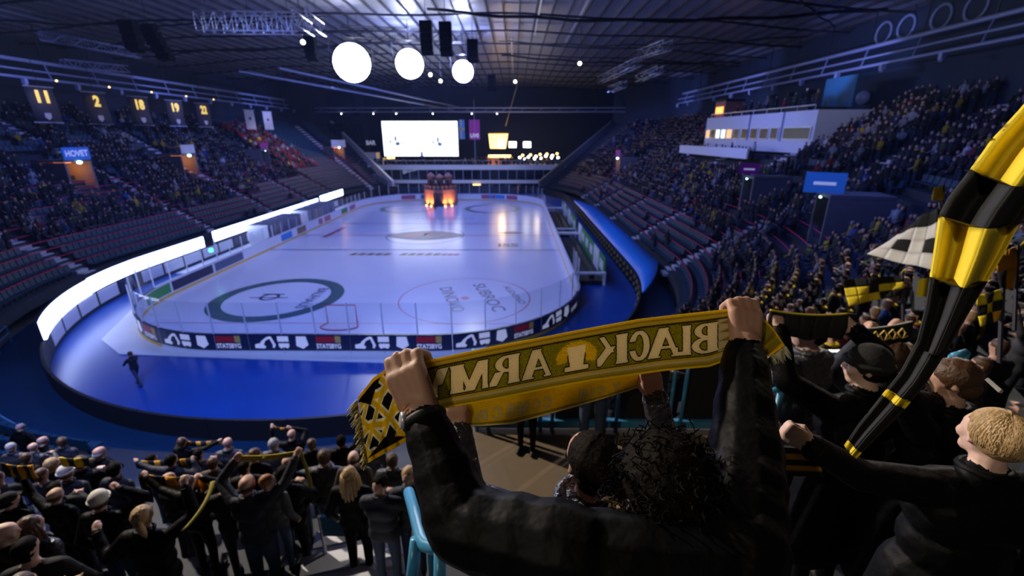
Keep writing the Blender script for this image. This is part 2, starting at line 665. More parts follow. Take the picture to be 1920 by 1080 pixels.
# railing along the front row, near end
S_RA, S_RB = s_of(-27, 23), s_of(8, 23)
rl = empty('front_railing', at_s((S_RA + S_RB) / 2, 2.1, .2)[0], 'teal painted railing in front of the near end stand', 'railing')
for zz in (.75, 1.15):
    MB().tube(seg(S_RA, S_RB, 2.15, zz), .03, 6).build('rail', 'rail_blue', rl, True)
pm = MB().tube([(0, 0, 0), (0, 0, .95)], .025, 6).mesh('post', 'rail_blue')
for i in range(26):
    inst('post', pm, at_s(S_RA + (S_RB - S_RA) * i / 25, 2.15, .22)[0], rl)

# blue tarpaulin over the first rows on the right
ta, tb = s_of(8.6, 28), s_of(10, 72)
n = 60
top, bot = [], []
mb = MB()
prof = []
for i in range(n + 1):
    s = ta + (tb - ta) * i / n
    w = min(1, (i + .3) / 8) * min(1, (n - i + 1) / 14)
    a, b = at_s(s, .15, 1.25)[0], at_s(s, 0.25 + 1.75 * w, 1.30 + .45 * w)[0]
    m_ = (a + b) / 2 + Vector((0, 0, -.05 + .03 * math.sin(i * 1.3)))
    prof.append([a, m_, b, b - Vector((0, 0, .06)), m_ - Vector((0, 0, .06)), a - Vector((0, 0, .06))])
mb.loft(prof, 0, True, True)
mb.build('tarpaulin', 'tarp_blue', None, True, 'bright blue tarpaulin stretched over the front rows of the right stand', 'tarpaulin')
# yellow-black striped posts along the right wall
for i in range(34):
    s = s_of(9.4, 25.5) + i * 1.25
    mb = MB()
    p, nrm = at_s(s, -.03)
    for j in range(4):
        mb.box((p.x, p.y, .14 + j * .27), (.09, .09, .262), j % 2)
    mb.build('hazard_post', ['black', 'gold'], wall)

# ---- aisles: pale stair flights up the terraces
aisle_s = [s_of(-29, y) for y in (31.5, 46, 58, 68.5, 78)] + [s_of(-24.5, 87)] + [s_of(-25.5, 21.5), s_of(-2.15, 5.1)] + \
          [s_of(10, y) for y in (32.5, 43, 54, 65, 76)]
aisle_k = {}
for j, s in enumerate(aisle_s):
    p0, n0 = at_s(s, ROW0)
    AW = 1.4 if j == 7 else 1.0
    side = 'left' if p0.x < CX else 'right'
    nm = ['nearest', 'second', 'third', 'fourth', 'fifth', 'sixth'][j if j < 6 else (j - 8 if j >= 8 else 0)]
    where = f'{nm} pale stair aisle climbing the {side} stand' if j not in (6, 7) else \
        ('pale stair aisle in the dark near left corner' if j == 6 else 'pale stair aisle through the near end crowd')
    r = empty('stair_aisle', at_s(s, ROW0, row_z(0, s))[0], where, 'stairs', 'stair aisles between the seat blocks')
    t = Vector((-n0.y, n0.x, 0))
    R = Matrix((t, n0, Vector((0, 0, 1)))).transposed()
    for k in range(8 if j == 7 else 0, 14 if j == 7 else NROW):
        for h in (0, 1):
            if h == 0:
                mb = MB().box((0, 0, 0), (AW, .36, RISE / 2), 0, R)
                c = at_s(s, ROW0 + RUN * k - .18)[0]
                inst('stair_step', mb.mesh('stair_step', 'stair_white'), c + Vector((0, 0, row_z(k, s) - rise(s) * .75)), r)
            else:
                mb = MB().box((0, 0, 0), (AW, .3, .05), 0, R)
                c = at_s(s, ROW0 + RUN * k + .10)[0]
                inst('stair_nosing', mb.mesh('stair_nosing', 'stair_white'), c + Vector((0, 0, row_z(k, s) + .03)), r)

# ---- portals with lit passage behind
portals = [(s_of(-29.2, 42), 11, 'HOVET', 'sign_blue', 'blue HOVET sign over the orange lit exit nearest in the left stand', 2.6),
           (s_of(-29.2, 56.5), 11, None, 'banner_white', 'orange lit exit with a pale board in the middle of the left stand', 2.4),
           (s_of(-29.2, 74), 11, None, 'magenta', 'exit with a magenta board in the far left stand', 2.2),
           (s_of(-38, 96), 11, None, 'banner_white', 'orange lit exit with a pale board beside the empty far left block', 3.4),
           (s_of(18.8, 24.6), 9, 'A', 'sign_blue', 'bright blue board over the exit in the right stand crowd', 1.9),
           (s_of(9.2, 36.3), 9, 'A', 'magenta', 'magenta board over the exit below the press box', 1.4),
           (s_of(9.2, 79), 8, None, 'magenta', 'magenta board over the lit exit at the far end of the right stand', 3.0)]
portal_keep = []
for s, k, txt, sm, lb, SW in portals:
    p, nn = at_s(s, ROW0 + RUN * k)
    z = row_z(k)
    t = Vector((nn.y, -nn.x, 0))           # to the right when looking at the sign from the ice
    r = empty('exit_portal', (p.x, p.y, z), lb, 'exit', 'lit exits in the stands')
    R = Matrix((t, nn, Vector((0, 0, 1)))).transposed()
    W_, H_ = min(2.4, SW), 2.2
    for sd in (-1, 1):
        MB().box(p + t * sd * (W_ / 2 + .08) + nn * 1.2 + Vector((0, 0, z + H_ / 2 - .3)), (.16, 3.0, H_ + .6), 0, R).build('side_wall', 'concrete', r)
    MB().box(p + nn * 2.6 + Vector((0, 0, z + H_ / 2)), (W_, .1, H_), 0, R).build('passage_wall', 'orange' if 'lit' in lb else 'concrete', r)  # orange colour stands for the light inside lit passages
    MB().box(p + nn * 1.2 + Vector((0, 0, z + H_ + .12)), (W_ + .32, 3.0, .2), 0, R).build('lintel', 'concrete', r)
    MB().box(p + nn * 1.2 + Vector((0, 0, z + H_ - .05)), (1.2, .5, .08), 0, R).build('passage_lamp', 'lamp_orange' if 'orange' in lb else 'steel_dark', r)
    Rs, tn = R, nn
    if SW < 2:                     # these two boards are turned towards the near end
        tn = Vector((p.x, p.y, 0)).normalized()
        Rs = Matrix((Vector((tn.y, -tn.x, 0)), tn, Vector((0, 0, 1)))).transposed()
    sg = MB().box(p - nn * .35 + Vector((0, 0, z + H_ + .75)), (SW, .12, SW * (.58 if SW < 2 else .42)), 0, Rs).build('sign_board', sm, r)
    if txt == 'HOVET':
        mb = MB()
        text(mb, txt, p - nn * .43 + Vector((0, 0, z + H_ + .5)), t, (0, 0, 1), .55, 2.2)
        mb.build('lettering', 'text_white', sg)
    elif sm in ('sign_blue', 'magenta') and p.y < 60:
        mb = MB()
        mb.box(p - nn * .35 - tn * .07 + Vector((0, 0, z + H_ + .72)), (SW * .55, .02, SW * .09), 0, Rs)
        mb.build('lettering', 'text_white', sg)
    MB().ell(p - nn * .42 + Vector((0, 0, z + H_ - .02)), (.2, .2, .14) if 'lit' in lb else (.07, .07, .06), 8, 6).build('exit_light', 'lamp_cyan', r, True)
    if 'lit' in lb:
        d = lamp('POINT', 'passage_light', p + nn * 1.0 + Vector((0, 0, z + 1.7)), 90, (1, .35, .1), None, .2)
    portal_keep.append((s, k))

# ---- upper walls round the bowl
top_o = ROW0 + RUN * NROW
wt = row_z(NROW - 1)
for nm, a, b, m_ in (('wall_left', 0, S_N - 24, 'wall_dark'), ('wall_near', S_N - 24, S_N + 24, 'wall_dark'), ('wall_right', S_N + 24, S_END, 'wall_blue')):
    mb = MB()
    q, q2 = seg(a, b, top_o, 0), seg(a, b, top_o + .3, 0)
    mb.loft([[(u.x, u.y, 0), (u.x, u.y, 22.5), (w.x, w.y, 22.5), (w.x, w.y, 0)] for u, w in zip(q, q2)], 0, True, True)
    mb.build(nm, m_, kind='structure', label=f'dark blue upper hall wall, {nm[5:]} side', cat='wall')
mb = MB()
mb.b2((-60, 119, 0), (44, 119.4, 22.5))
mb.build('wall_far', 'wall_dark', kind='structure', label='dark hall wall behind the far balcony', cat='wall')
# round vents high on the right wall
for i, yy in enumerate((36.1, 38.8, 42.0, 44.4)):
    q = Vector((32.42, yy, 19.65))
    mb = MB()
    pr = []
    for j in range(17):
        b = 2 * math.pi * j / 16
        pr.append([(q.x, q.y + r_ * math.cos(b), q.z + r_ * math.sin(b)) for r_ in (.75, .95)] + [(q.x - .12, q.y + r_ * math.cos(b), q.z + r_ * math.sin(b)) for r_ in (.95, .75)])
    mb.loft(pr, 0, True, False)
    mb.build('ring_vent', 'steel_blue', None, True, f'round grey vent ring high on the right wall, {["nearest", "second", "third", "farthest"][i]} of four', 'vent', 'vent rings on the right wall')

# ---- seats
seat = MB()
seat.box((0, .02, .40), (.44, .40, .05))
seat.box((0, .24, .62), (.44, .05, .42), 0, Matrix.Rotation(-.15, 3, 'X'))
seat.box((0, .12, .19), (.06, .06, .38))
seat_me = seat.mesh('seat', 'seat_teal')
SEATS = []      # (pos, yaw)
for k in range(NROW):
    o = ROW0 + RUN * k + .42
    for a, b in ((2, S_L1 + 26), (S_N + 12, S_END - 3)):
        # step along the row at its own arc length
        ss = np.arange(a, b, .1)
        P = np.array([at_s(x, o)[0][:2] for x in ss])
        L = np.concatenate([[0], np.cumsum(np.hypot(*np.diff(P, axis=0).T))])
        for l in np.arange(.3, L[-1], .52):
            s = np.interp(l, L, ss)
            if min(abs(s - q) for q in aisle_s) < .7:
                continue
            if any(abs(s - q[0]) < 1.7 and -3 <= k - q[1] <= 5 for q in portal_keep):
                continue
            p, nn = at_s(s, o, row_z(k, s))
            if p.x > 21.5 and (39.8 < p.y < 63.5):
                continue
            SEATS.append((p, math.atan2(nn.y, nn.x) - math.pi / 2, k, s))
print('seats', len(SEATS))
# red rails along the seat rows
for nm, a, b, kk in (('left', 2, S_L1 + 18, range(0, 11)), ('right', s_of(9, 24), S_END - 3, range(0, 9))):
    r = empty('row_rails', at_s((a + b) / 2, ROW0, 1.5)[0], f'thin red rails edging the seat rows of the {nm} stand', 'railing')
    for k in kk:
        MB().tube([at_s(q, ROW0 + RUN * k + .70, row_z(k, q) + .86)[0] for q in [a] + [w for w in PS if a < w < b] + [b]], .032, 4).build('row_rail', 'red_rail', r)
# ------------------------------------------------------------------ ice rink
RX0, RX1, RY0, RY1, RR = -25.1, 4.5, 21.4, 81.0, 9.3


def rink_path(off=0.0, step=6):
    pts = []
    x0, x1, y0, y1, r = RX0 - off, RX1 + off, RY0 - off, RY1 + off, RR + off
    for cx, cy, a0 in ((x0 + r, y0 + r, 180), (x1 - r, y0 + r, 270), (x1 - r, y1 - r, 0), (x0 + r, y1 - r, 90)):
        for i in range(0, 91, step):
            a = math.radians(a0 + i)
            pts.append((cx + r * math.cos(a), cy + r * math.sin(a)))
    return pts


rp = rink_path()
mb = MB().prism(rp, -.02, .03)
ice = mb.build('ice_rink', 'ice', None, label='white ice sheet of the hockey rink', cat='ice')
ZI = .034


def ring(mb, c, r0, r1, n=64, mi=0, z=ZI, z1=None):
    pr = []
    for j in range(n + 1):
        a = 2 * math.pi * j / n
        ca, sa = math.cos(a), math.sin(a)
        pr.append([(c[0] + r0 * ca, c[1] + r0 * sa, z), (c[0] + r1 * ca, c[1] + r1 * sa, z)])
    mb.loft(pr, mi)


def ipart(name, fn, m_):
    mb = MB()
    fn(mb)
    return mb.build(name, m_, ice)


def flat(mb, x0, x1, y0, y1, z=ZI):
    mb.add([(x0, y0, z), (x1, y0, z), (x1, y1, z), (x0, y1, z)], [(0, 1, 2, 3)])


for y in (RY0 + 4, RY1 - 4):
    ipart('goal_line', lambda m: flat(m, RX0 + 2.2, RX1 - 2.2, y - .04, y + .04), 'ice_red')
for y in (44.2, 58.5):
    ipart('blue_line', lambda m: flat(m, RX0, RX1, y - .15, y + .15), 'ice_blue')
ipart('centre_line', lambda m: flat(m, RX0, RX1, 51.05, 51.35), 'ice_red')
# near left face-off circle: wide dark green ring with lettering round it
ipart('faceoff_ring', lambda m: ring(m, (-17.1, 30.0), 3.55, 4.5), 'ice_green')


def ring_text(m):
    for i in range(44):
        a = 2 * math.pi * i / 44
        c = Vector((-17.1 + 4.02 * math.cos(a), 30 + 4.02 * math.sin(a), ZI + .004))
        ux, uy = Vector((-math.sin(a), math.cos(a), 0)), Vector((-math.cos(a), -math.sin(a), 0))
        w, h = .16 + .06 * ((i * 7) % 3), .42
        m.add([c - ux * w - uy * h / 2, c - ux * w * .2 - uy * h / 2, c - ux * w * .2 + uy * h / 2, c - ux * w + uy * h / 2], [(0, 1, 2, 3)])
        m.add([c + ux * w * .1 + uy * h * .2, c + ux * w - uy * h * .1, c + ux * w + uy * h * .3], [(0, 1, 2)])


ipart('ring_lettering', ring_text, 'ice_blue')
ipart('ice_lettering', lambda m: text(m, 'BAUHAUS', (-15.0, 30.0, ZI + .002), (0, -1, 0), (1, 0, 0), .8, 4.2, bold=.02), 'ice_blue')
ipart('ice_emblem', lambda m: (ring(m, (-17.8, 30.1), .5, .7, 24), flat(m, -19.2, -16.4, 29.9, 30.05), flat(m, -18.6, -17, 30.6, 30.8)), 'ice_dark')
# near right circle: thin red ring with slanting lettering
ipart('faceoff_ring', lambda m: ring(m, (-3.6, 30.0), 4.62, 4.72), 'ice_red')
for wd, ox, oy, hh, ww in (('DINOVO', -5.0, 29.7, .95, 5.2), ('SUBROC', -2.4, 30.2, .95, 6.0), ('AUDIONO', -.3, 30.7, .5, 4.0)):
    ipart('ice_lettering', lambda m: text(m, wd, (ox, oy, ZI), (.32, -.95, 0), (.95, .32, 0), hh, ww, bold=.01), 'ice_dark')
ipart('faceoff_dot', lambda m: ring(m, (-3.6, 30), 0.01, .3, 20, 0, ZI + .004), 'ice_red')
# far circles
for cx in (-17.1, -3.6):
    ipart('faceoff_ring', lambda m: ring(m, (cx, 71.5), 3.7, 4.5), 'ice_green')
# sponsor strip by the near blue line
ipart('sponsor_strip', lambda m: [m.add([(x, 42.0 - .02, ZI), (x + .62, 42.0, ZI), (x + .8, 42.85, ZI), (x + .2, 42.85, ZI)], [(0, 1, 2, 3)]) for x in np.arange(-16.3, -7.6, .82) if abs(x + 12) > .3], 'ice_gold')
ipart('sponsor_strip', lambda m: [m.add([(x, 41.98, ZI), (x + .5, 41.98, ZI), (x + .66, 42.7, ZI), (x + .16, 42.7, ZI)], [(0, 1, 2, 3)]) for x in (-7.3, -6.7, -6.1)], 'ice_red')
ipart('sponsor_strip', lambda m: [flat(m, x, x + .5, 62.0, 62.4) for x in np.arange(-14, -6, .75)], 'ice_dark')
# centre spot: dark shaded sponsor disc with red mark
ipart('centre_ring', lambda m: ring(m, (-10.5, 51.2), 4.4, 4.55), 'ice_blue')
ipart('centre_emblem', lambda m: m.add([(-10.5 + 3.6 * math.cos(a) * (1 + .25 * math.cos(2 * a)), 51.2 + 2.6 * math.sin(a), ZI + .002) for a in np.linspace(0, 2 * math.pi, 41)[:-1]], [tuple(range(40))]), 'ice_blue')
ipart('centre_emblem_stroke', lambda m: (m.add([(-13.4, 50.2, ZI + .006), (-11.4, 50.3, ZI + .006), (-9.6, 52.4, ZI + .006), (-12.4, 52.6, ZI + .006)], [(0, 1, 2, 3)]), ring(m, (-9.6, 51.6), .9, 1.2, 24, 0, ZI + .006)), 'ice_red')
ipart('ice_mark', lambda m: text(m, 'ISS', (-.7, 45.6, ZI), (1, 0, 0), (0, 1, 0), 1.5, 2.2, bold=.03), 'ice_dark')
ipart('ice_mark', lambda m: m.add([(-2.2, 52.7, ZI), (-1.1, 52.1, ZI), (.2, 52.1, ZI), (1.2, 52.7, ZI), (.2, 53.3, ZI), (-1.1, 53.3, ZI)], [(0, 1, 2, 3, 4, 5)]), 'ice_dark')
ipart('ice_mark', lambda m: m.add([(-22.3, 50.0, ZI), (-21.7, 50.0, ZI), (-21.5, 56, ZI), (-22.1, 56, ZI)], [(0, 1, 2, 3)]), 'ice_red')

# pale apron outside the near end
ap = [G(245, 583, 0), G(190, 637, 0), G(224, 664, 0), G(480, 673, 0), G(745, 681, 0), G(1000, 682, 0), Vector((3.2, 21.5, 0)), Vector((-2, 24, 0)), Vector((-18, 26, 0)), Vector((-21, 30, 0))]
MB().prism([(p.x, p.y) for p in ap], -.02, .02).build('rink_apron', 'ice_apron', None, label='pale slab border outside the near end of the rink', cat='apron')

MB().b2((-28.95, 36, -.02), (-25.3, 80, .012)).build('ribbon_spill_strip', 'ice_apron', None, label='pale floor strip coloured as ribbon board light, between left boards and wall', cat='apron')  # pale slab stands for ribbon board light spilled on the floor
# ---- boards, glass and posts: one panel each, about 1.8 m
rp = np.array(rink_path(0, 3) + [rink_path(0, 3)[0]])
RS = np.concatenate([[0], np.cumsum(np.hypot(*np.diff(rp, axis=0).T))])


def rat(s, off=0, z=0):
    s = s % RS[-1]
    x, y = np.interp(s, RS, rp[:, 0]), np.interp(s, RS, rp[:, 1])
    e = .05
    x1, y1 = np.interp((s + e) % RS[-1], RS, rp[:, 0]), np.interp((s + e) % RS[-1], RS, rp[:, 1])
    t = Vector((x1 - x, y1 - y, 0)).normalized()
    nn = Vector((t.y, -t.x, 0))
    return Vector((x, y, z)) + nn * off, nn, t


boards = empty('rink_boards', (-10.5, 21.4, 0), 'hockey rink boards with clear glass above, white inside and dark outside', 'rink boards')
NP = int(RS[-1] / 1.8)
post_me = MB().box((0, 0, .9), (.06, .06, 1.8)).mesh('glass_post', 'board_white')
Lp = RS[-1] / NP
for i in range(NP):
    a, b = i * Lp, (i + 1) * Lp
    ss = [a + .01 + (b - a - .02) * j / 3 for j in range(4)]
    mid = rat((a + b) / 2)[0]
    bench = mid.x > 4.3 and 34 < mid.y < 68
    ip, op = [rat(s, 0) for s in ss], [rat(s, .1) for s in ss]
    near = mid.y < 29
    mb = MB()
    inn = [p[0] for p in ip]
    out = [p[0] for p in op]
    mb.loft([[(u.x, u.y, .22), (u.x, u.y, 1.12), (w.x, w.y, 1.12), (w.x, w.y, .22)] for u, w in zip(inn, out)], 0, True, True)
    n0 = len(mb.f)
    for q in range(n0):          # outer faces dark
        if q < n0 - 2 and q % 4 == 2:
            mb.m[q] = 1
    pan = mb.build('board_panel', ['board_white', 'board_dark'], boards)
    mb = MB()
    mb.loft([[(u.x, u.y, .02), (u.x, u.y, .218), (w.x, w.y, .218), (w.x, w.y, .02)] for u, w in zip(inn, [rat(s, .11)[0] for s in ss])], 0, True, True)
    mb.build('kick_plate', ['kick_yellow', 'board_white'][1 if near and mid.y < 22 else 0], pan)
    mb = MB()
    mb.loft([[(u.x, u.y, 1.12), (u.x, u.y, 1.17), (w.x, w.y, 1.17), (w.x, w.y, 1.12)] for u, w in zip([rat(s, -.02)[0] for s in ss], [rat(s, .13)[0] for s in ss])], 0, True, True)
    mb.build('dasher_cap', 'board_dark' if near else 'board_white', pan)
    if not bench:
        hg = 2.95 if (mid.y < 36 or mid.y > 74) else 2.4
        mb = MB()
        mb.loft([[(u.x, u.y, 1.17), (u.x, u.y, hg), (w.x, w.y, hg), (w.x, w.y, 1.17)] for u, w in zip([rat(s, .045)[0] for s in ss], [rat(s, .057)[0] for s in ss])], 0, True, True)
        mb.build('glass_pane', 'glass', pan)
        po = inst('glass_post', post_me, rat(a, .05, 1.17)[0], boards)
        if hg < 2.9:
            po.scale = (1, 1, .68)
# adverts on the inside of the boards (left side and far end)
adm = ['ice_red', 'green', 'white', 'board_dark', 'ice_red', 'sign_blue', 'ice_gold', 'green', 'ice_red', 'white']


def board_ad(s, w, m_, off, z0=.32, z1=1.02):
    ss = [s + w * j / 3 for j in range(4)]
    mb = MB()
    d = .008 if off > 0 else -.008
    mb.loft([[(*rat(x, off)[0][:2], z0), (*rat(x, off)[0][:2], z1), (*rat(x, off + d)[0][:2], z1), (*rat(x, off + d)[0][:2], z0)] for x in ss], 0, True, True)
    return mb.build('board_advert', m_, boards)


def rs_of(x, y):
    return RS[int(np.argmin((rp[:, 0] - x) ** 2 + (rp[:, 1] - y) ** 2))]


# left side runs with decreasing y as s grows
sl = [(76, 3, 'ice_red'), (72.5, 1.2, 'ice_red'), (69.8, 2.4, 'ice_red'), (66.4, 2.4, 'green'), (60, 2.0, 'ice_red'), (57.4, 1.2, 'ice_red'), (52.5, 2.2, 'ice_gold'), (49, 2.4, 'sign_blue'), (39.5, 4.0, 'ice_blue'), (35.2, 4.6, 'board_dark'), (30.4, 3.0, 'green')]
yl0 = RY1 - RR
for y, w, m_ in sl:
    if y > yl0:
        continue
    base = RS[-1] - (y - (RY0 + RR))  # s measured back from the start point at (RX0, RY0+RR)
    board_ad(base - 0, w, m_, -.004)
for x, w, m_ in ((-16, 1.6, 'red'), (-14, 2.4, 'ice_blue'), (-7, 2.6, 'ice_red'), (-3.4, 3.0, 'sign_blue'), (-19.5, 2.5, 'ice_red'), (0.2, 2.2, 'ice_red')):
    board_ad(rs_of(x, RY1) - w / 2, w, m_, -.004)
# outside of the near end: repeating row of white digger, stacked mark, shield, red plate over lettering
s0 = rs_of(-23.4, 25)
DIG = [[(0, .05), (.55, .02), (.62, .18), (.5, .3), (.62, .62), (.98, .86), (.92, .98), (.7, .9), (.42, .62), (.30, .42), (.02, .34)], [(.86, .9), (.98, .95), (1.18, .30), (1.08, .05), (.98, .1), (1.02, .3)]]
SHI = [[(.08, .95), (.72, .95), (.84, .30), (.46, 0), (.02, .22)]]


def near_mark(polys, s, w, h, m_, z0=.34):
    mb = MB()
    for poly in polys:
        A = [rat(s + p[0] * w, .104, z0 + p[1] * h)[0] for p in poly]
        B = [rat(s + p[0] * w, .112, z0 + p[1] * h)[0] for p in poly]
        n_ = len(poly)
        mb.add(A + B, [tuple(range(n_ - 1, -1, -1)), tuple(range(n_, 2 * n_))] + [(i, (i + 1) % n_, n_ + (i + 1) % n_, n_ + i) for i in range(n_)])
    return mb.build('board_advert', m_, boards)


rect = lambda a, b, c, d: [(a, c), (b, c), (b, d), (a, d)]
s = s0
k = 0
while s < rs_of(2.6, 24.5):
    near_mark(DIG, s, .95, .74, 'text_white')
    near_mark([rect(0, .95, .56, .98), [(.05, .2), (.2, .02), (.4, .1), (.6, .1), (.8, .02), (.95, .2), (.95, .42), (.05, .42)]], s + 1.25, .62, .74, 'text_white')
    near_mark(SHI, s + 2.2, .8, .76, 'text_white')
    near_mark([rect(0, 1.0, .5, .95)], s + 3.3, 1.0, .76, 'red')
    near_mark([rect(1.02, 1.32, .48, .98)], s + 3.3, 1.0, .76, 'gold')
    mb = MB()
    text(mb, 'STATSBYG', (0, 0, 0), (1, 0, 0), (0, 1, 0), .28, 1.3, curve=lambda x, y, s=s: rat(s + 3.95 + x, .112, .36 + y)[0])
    mb.build('board_lettering', 'text_white', boards)
    s += 5.35
    k += 1

# ---- near goal
gx, gy = -10.75, 25.4
g = empty('hockey_goal', (gx, gy, .03), 'red framed hockey goal with white net at the near end', 'goal')
fr = MB()
fr.tube([(gx - .92, gy, .03), (gx - .92, gy, 1.25), (gx + .92, gy, 1.25), (gx + .92, gy, .03)], .035, 8)
fr.build('goal_frame', 'red', g, True)
arc = [(gx - .92 + 0, gy, .06)] + [(gx + 1.15 * math.cos(a), gy - .55 - .55 * math.sin(a), .06) for a in np.linspace(math.pi, 0, 14)] + [(gx + .92, gy, .06)]
MB().tube(arc, .035, 8).build('base_bar', 'red', g, True)
nm = MB()
for i in range(17):
    t = i / 16
    x = gx - .92 + 1.84 * t
    yb = gy - .55 - .5 * math.sin(math.pi * t)
    nm.tube([(x, gy, 1.25), (x, gy - .5, 1.15), (x, yb, .06)], .006, 3)
for j in range(9):
    z = .1 + .13 * j
    nm.tube([(gx - .92, gy, z), (gx - .92, gy - .5, z), (gx, gy - 1.0 + .4 * j / 9, z), (gx + .92, gy - .5, z), (gx + .92, gy, z)], .006, 3)
tag(nm.build('net', 'cloth_white', g), kind='stuff')

# ---- benches and back boards along the right side
for j, (ya, yb, lb) in enumerate(((33.2, 48.5, 'nearest players bench box with green and white back boards'), (50.5, 66.5, 'far players bench box with green and white back boards'))):
    r = empty('players_bench', (6, ya, 0), lb, 'bench', 'benches on the right of the rink')
    MB().b2((4.7, ya, .0), (6.9, yb, .32)).build('bench_platform', 'black', r)
    MB().b2((5.9, ya + .5, .32), (6.3, yb - .3, .78)).build('bench_seat', 'black_gloss', r)
    n_ = int((yb - ya) / 2.5)
    for i in range(n_):
        y = ya + (yb - ya) * i / n_
        bp = MB().b2((6.95, y + .02, .35), (7.05, y + (yb - ya) / n_ - .02, 2.1)).build('back_board', ['green', 'board_white'][(i + j) % 2] if i % 3 else 'green', r)
        MB().b2((6.93, y + .5, .9), (6.95, y + (yb - ya) / n_ - .5, 1.7)).build('back_board_mark', 'board_white', bp)
    fr = MB()
    fr.b2((4.65, ya - .3, .92), (7.05, ya - .05, 1.08)).b2((4.65, ya - .25, 0), (4.85, ya - .1, .92)).b2((6.85, ya - .25, 0), (7.05, ya - .1, .92))
    fr.build('end_frame', 'white', r)
    MB().b2((4.65, yb - .6, .85), (6.9, yb, 1.05)).build('end_shelf', 'white', r)
# ---- timekeeper cabins behind the left boards
for j, (ya, yb) in enumerate(((45.5, 53.0), (55.0, 63.5))):
    r = empty('bench_cabin', (-26.8, ya, 0), ['glazed timekeeper cabin nearer along the left boards', 'glazed players cabin farther along the left boards'][j], 'cabin', 'cabins behind the left boards')
    MB().b2((-27.9, ya, 0), (-25.75, yb, .4)).build('cabin_floor', 'board_white', r)
    MB().b2((-27.95, ya, .4), (-27.85, yb, 2.3)).build('cabin_back', 'white', r)
    for y in np.linspace(ya, yb, 6):
        MB().b2((-27.9, y - .03, .4), (-25.75, y + .03, 2.3)).build('partition', 'alu', r)
    MB().b2((-27.4, ya + .2, .4), (-27.0, yb - .2, .85)).build('bench_seat', 'black', r)
MB().lathe([(.02, 0), (.16, .05), (.16, .3), (.02, .36)], (-25.62, 36.2, 1.8), 12).build('signal_lamp', 'lamp_green', None, True, 'small green signal lamp on the left rink glass', 'lamp')

# ---- lit brick castle on the far ice
c = empty('castle_tower', (-12.6, 76.2, .03), 'brick castle gate lit orange from below at the far end of the ice', 'castle')
cx, cy = -12.6, 76.4
bl = []
for row in range(9):
    z = .1 + row * .29
    for i in range(22):
        a = math.radians(180 + (i + .5 * (row % 2)) * 180 / 22)
        bl.append((a, z, row))
bm_ = MB().box((0, 0, 0), (.40, .18, .26)).mesh('stone_block', 'castle')
MB().lathe([(2.68, 0), (2.68, 2.75), (2.2, 2.85)], (cx, cy, .03), 40).build('drum_core', 'castle_dark', c)
for a, z, row in bl:
    o = inst('stone_block', bm_, (cx + 2.74 * math.cos(a), cy + 2.74 * math.sin(a), z + .13), c, a + math.pi / 2)
MB().b2((cx - .8, cy - 3.0, .03), (cx + .8, cy - 2.6, 2.1)).build('gate_door', 'castle_dark', c)
for i in range(13):
    a = math.radians(180 + i * 15)
    MB().box((cx + 2.62 * math.cos(a), cy + 2.62 * math.sin(a), 3.05), (.34, .25, .5), 0, Matrix.Rotation(a + math.pi / 2, 3, 'Z')).build('merlon', 'castle', c)
for dx, h in ((-1.45, 1.75), (0, 1.55), (1.45, 1.75)):
    t = MB().lathe([(.62, 0), (.60, h), (.72, h + .05), (.72, h + .2), (.45, h + .45), (.05, h + .75)], (cx + dx, cy - .7, 2.85), 14).build('turret', 'castle', c, True)
    MB().lathe([(.2, 0), (.2, .8), (.12, 1.0), (.02, 1.08)], (cx + dx, cy - .7 - .50, 3.2), 10).build('arch_window', 'castle_dark', t, True)
for dx in (-2.15, -1.25, 1.1, 2.1):
    y = cy - math.sqrt(max(2.74 ** 2 - dx * dx, .2)) - .45
    MB().box((cx + dx, y, .14), (.26, .22, .2)).build('uplight', 'lamp_warm', c)
    lamp('SPOT', 'castle_uplight', (cx + dx, y - .35, .3), 480, (1, .42, .10), (cx + dx * .95, y + .6, 1.6), .1, None, 95, .8)
# ------------------------------------------------------------------ roof and rigging
def roof_z(x):
    return 22.8 - 1.7 * ((x - CX) / 43) ** 2


xs = np.linspace(-56, 38, 48)
mb = MB()
prof = [[(x, -14, roof_z(x)), (x, 122, roof_z(x)), (x, 122, roof_z(x) + .3), (x, -14, roof_z(x) + .3)] for x in xs]
roof = mb.loft(prof, 0, True, True).build('ceiling', 'roof_panel', None, label='corrugated metal underside of the arena roof', cat='ceiling', kind='structure')
# ribs of the metal decking
for i, x in enumerate(np.arange(-54, 37.5, 1.6)):
    z = roof_z(x)
    MB().b2((x - .07, -14, z - .24), (x + .07, 121, z - .0)).build('roof_rib', 'steel_dark', roof)
for i, y in enumerate(np.arange(4, 118, 7.5)):
    mb = MB()
    pts = [(x, y, roof_z(x) - .45 - .25 * math.cos((x - CX) / 6.0) ** 2) for x in np.linspace(-55, 37, 47)]
    mb.tube(pts, .1, 5)
    mb.build('roof_beam', 'steel_dark', roof)
# sagging cables
for i, (xa, ya, xb, yb, sag) in enumerate(((-8, 46, 29, 40, 1.2), (-2, 60, 29, 50, .9), (-20, 34, 29, 30, 1.0), (10, 26, 29, 46, .7), (-52, 52, -14, 60, 1.2), (-50, 40, -18, 48, 1.1), (-2, 70, 30, 66, .8))):
    mb = MB()
    pts = []
    for t in np.linspace(0, 1, 24):
        x, y = xa + (xb - xa) * t, ya + (yb - ya) * t
        pts.append((x, y, roof_z(x) - .9 - sag * 4 * t * (1 - t) + .08 * math.sin(t * 30)))
    mb.tube(pts, .13 if i % 2 == 0 else .07, 6)
    wh = ['running from the lamp truss to the right gantry', 'slung over the far right of the ice', 'slung across the roof over the near ice', 'short one over the right stand', 'slung over the far left stand', 'slung over the left stand', 'over the far blue line'][i]
    mb.build('cable', 'black', None, True, f'thick black sagging cable under the roof, {wh}', 'cable', 'cables under the roof')
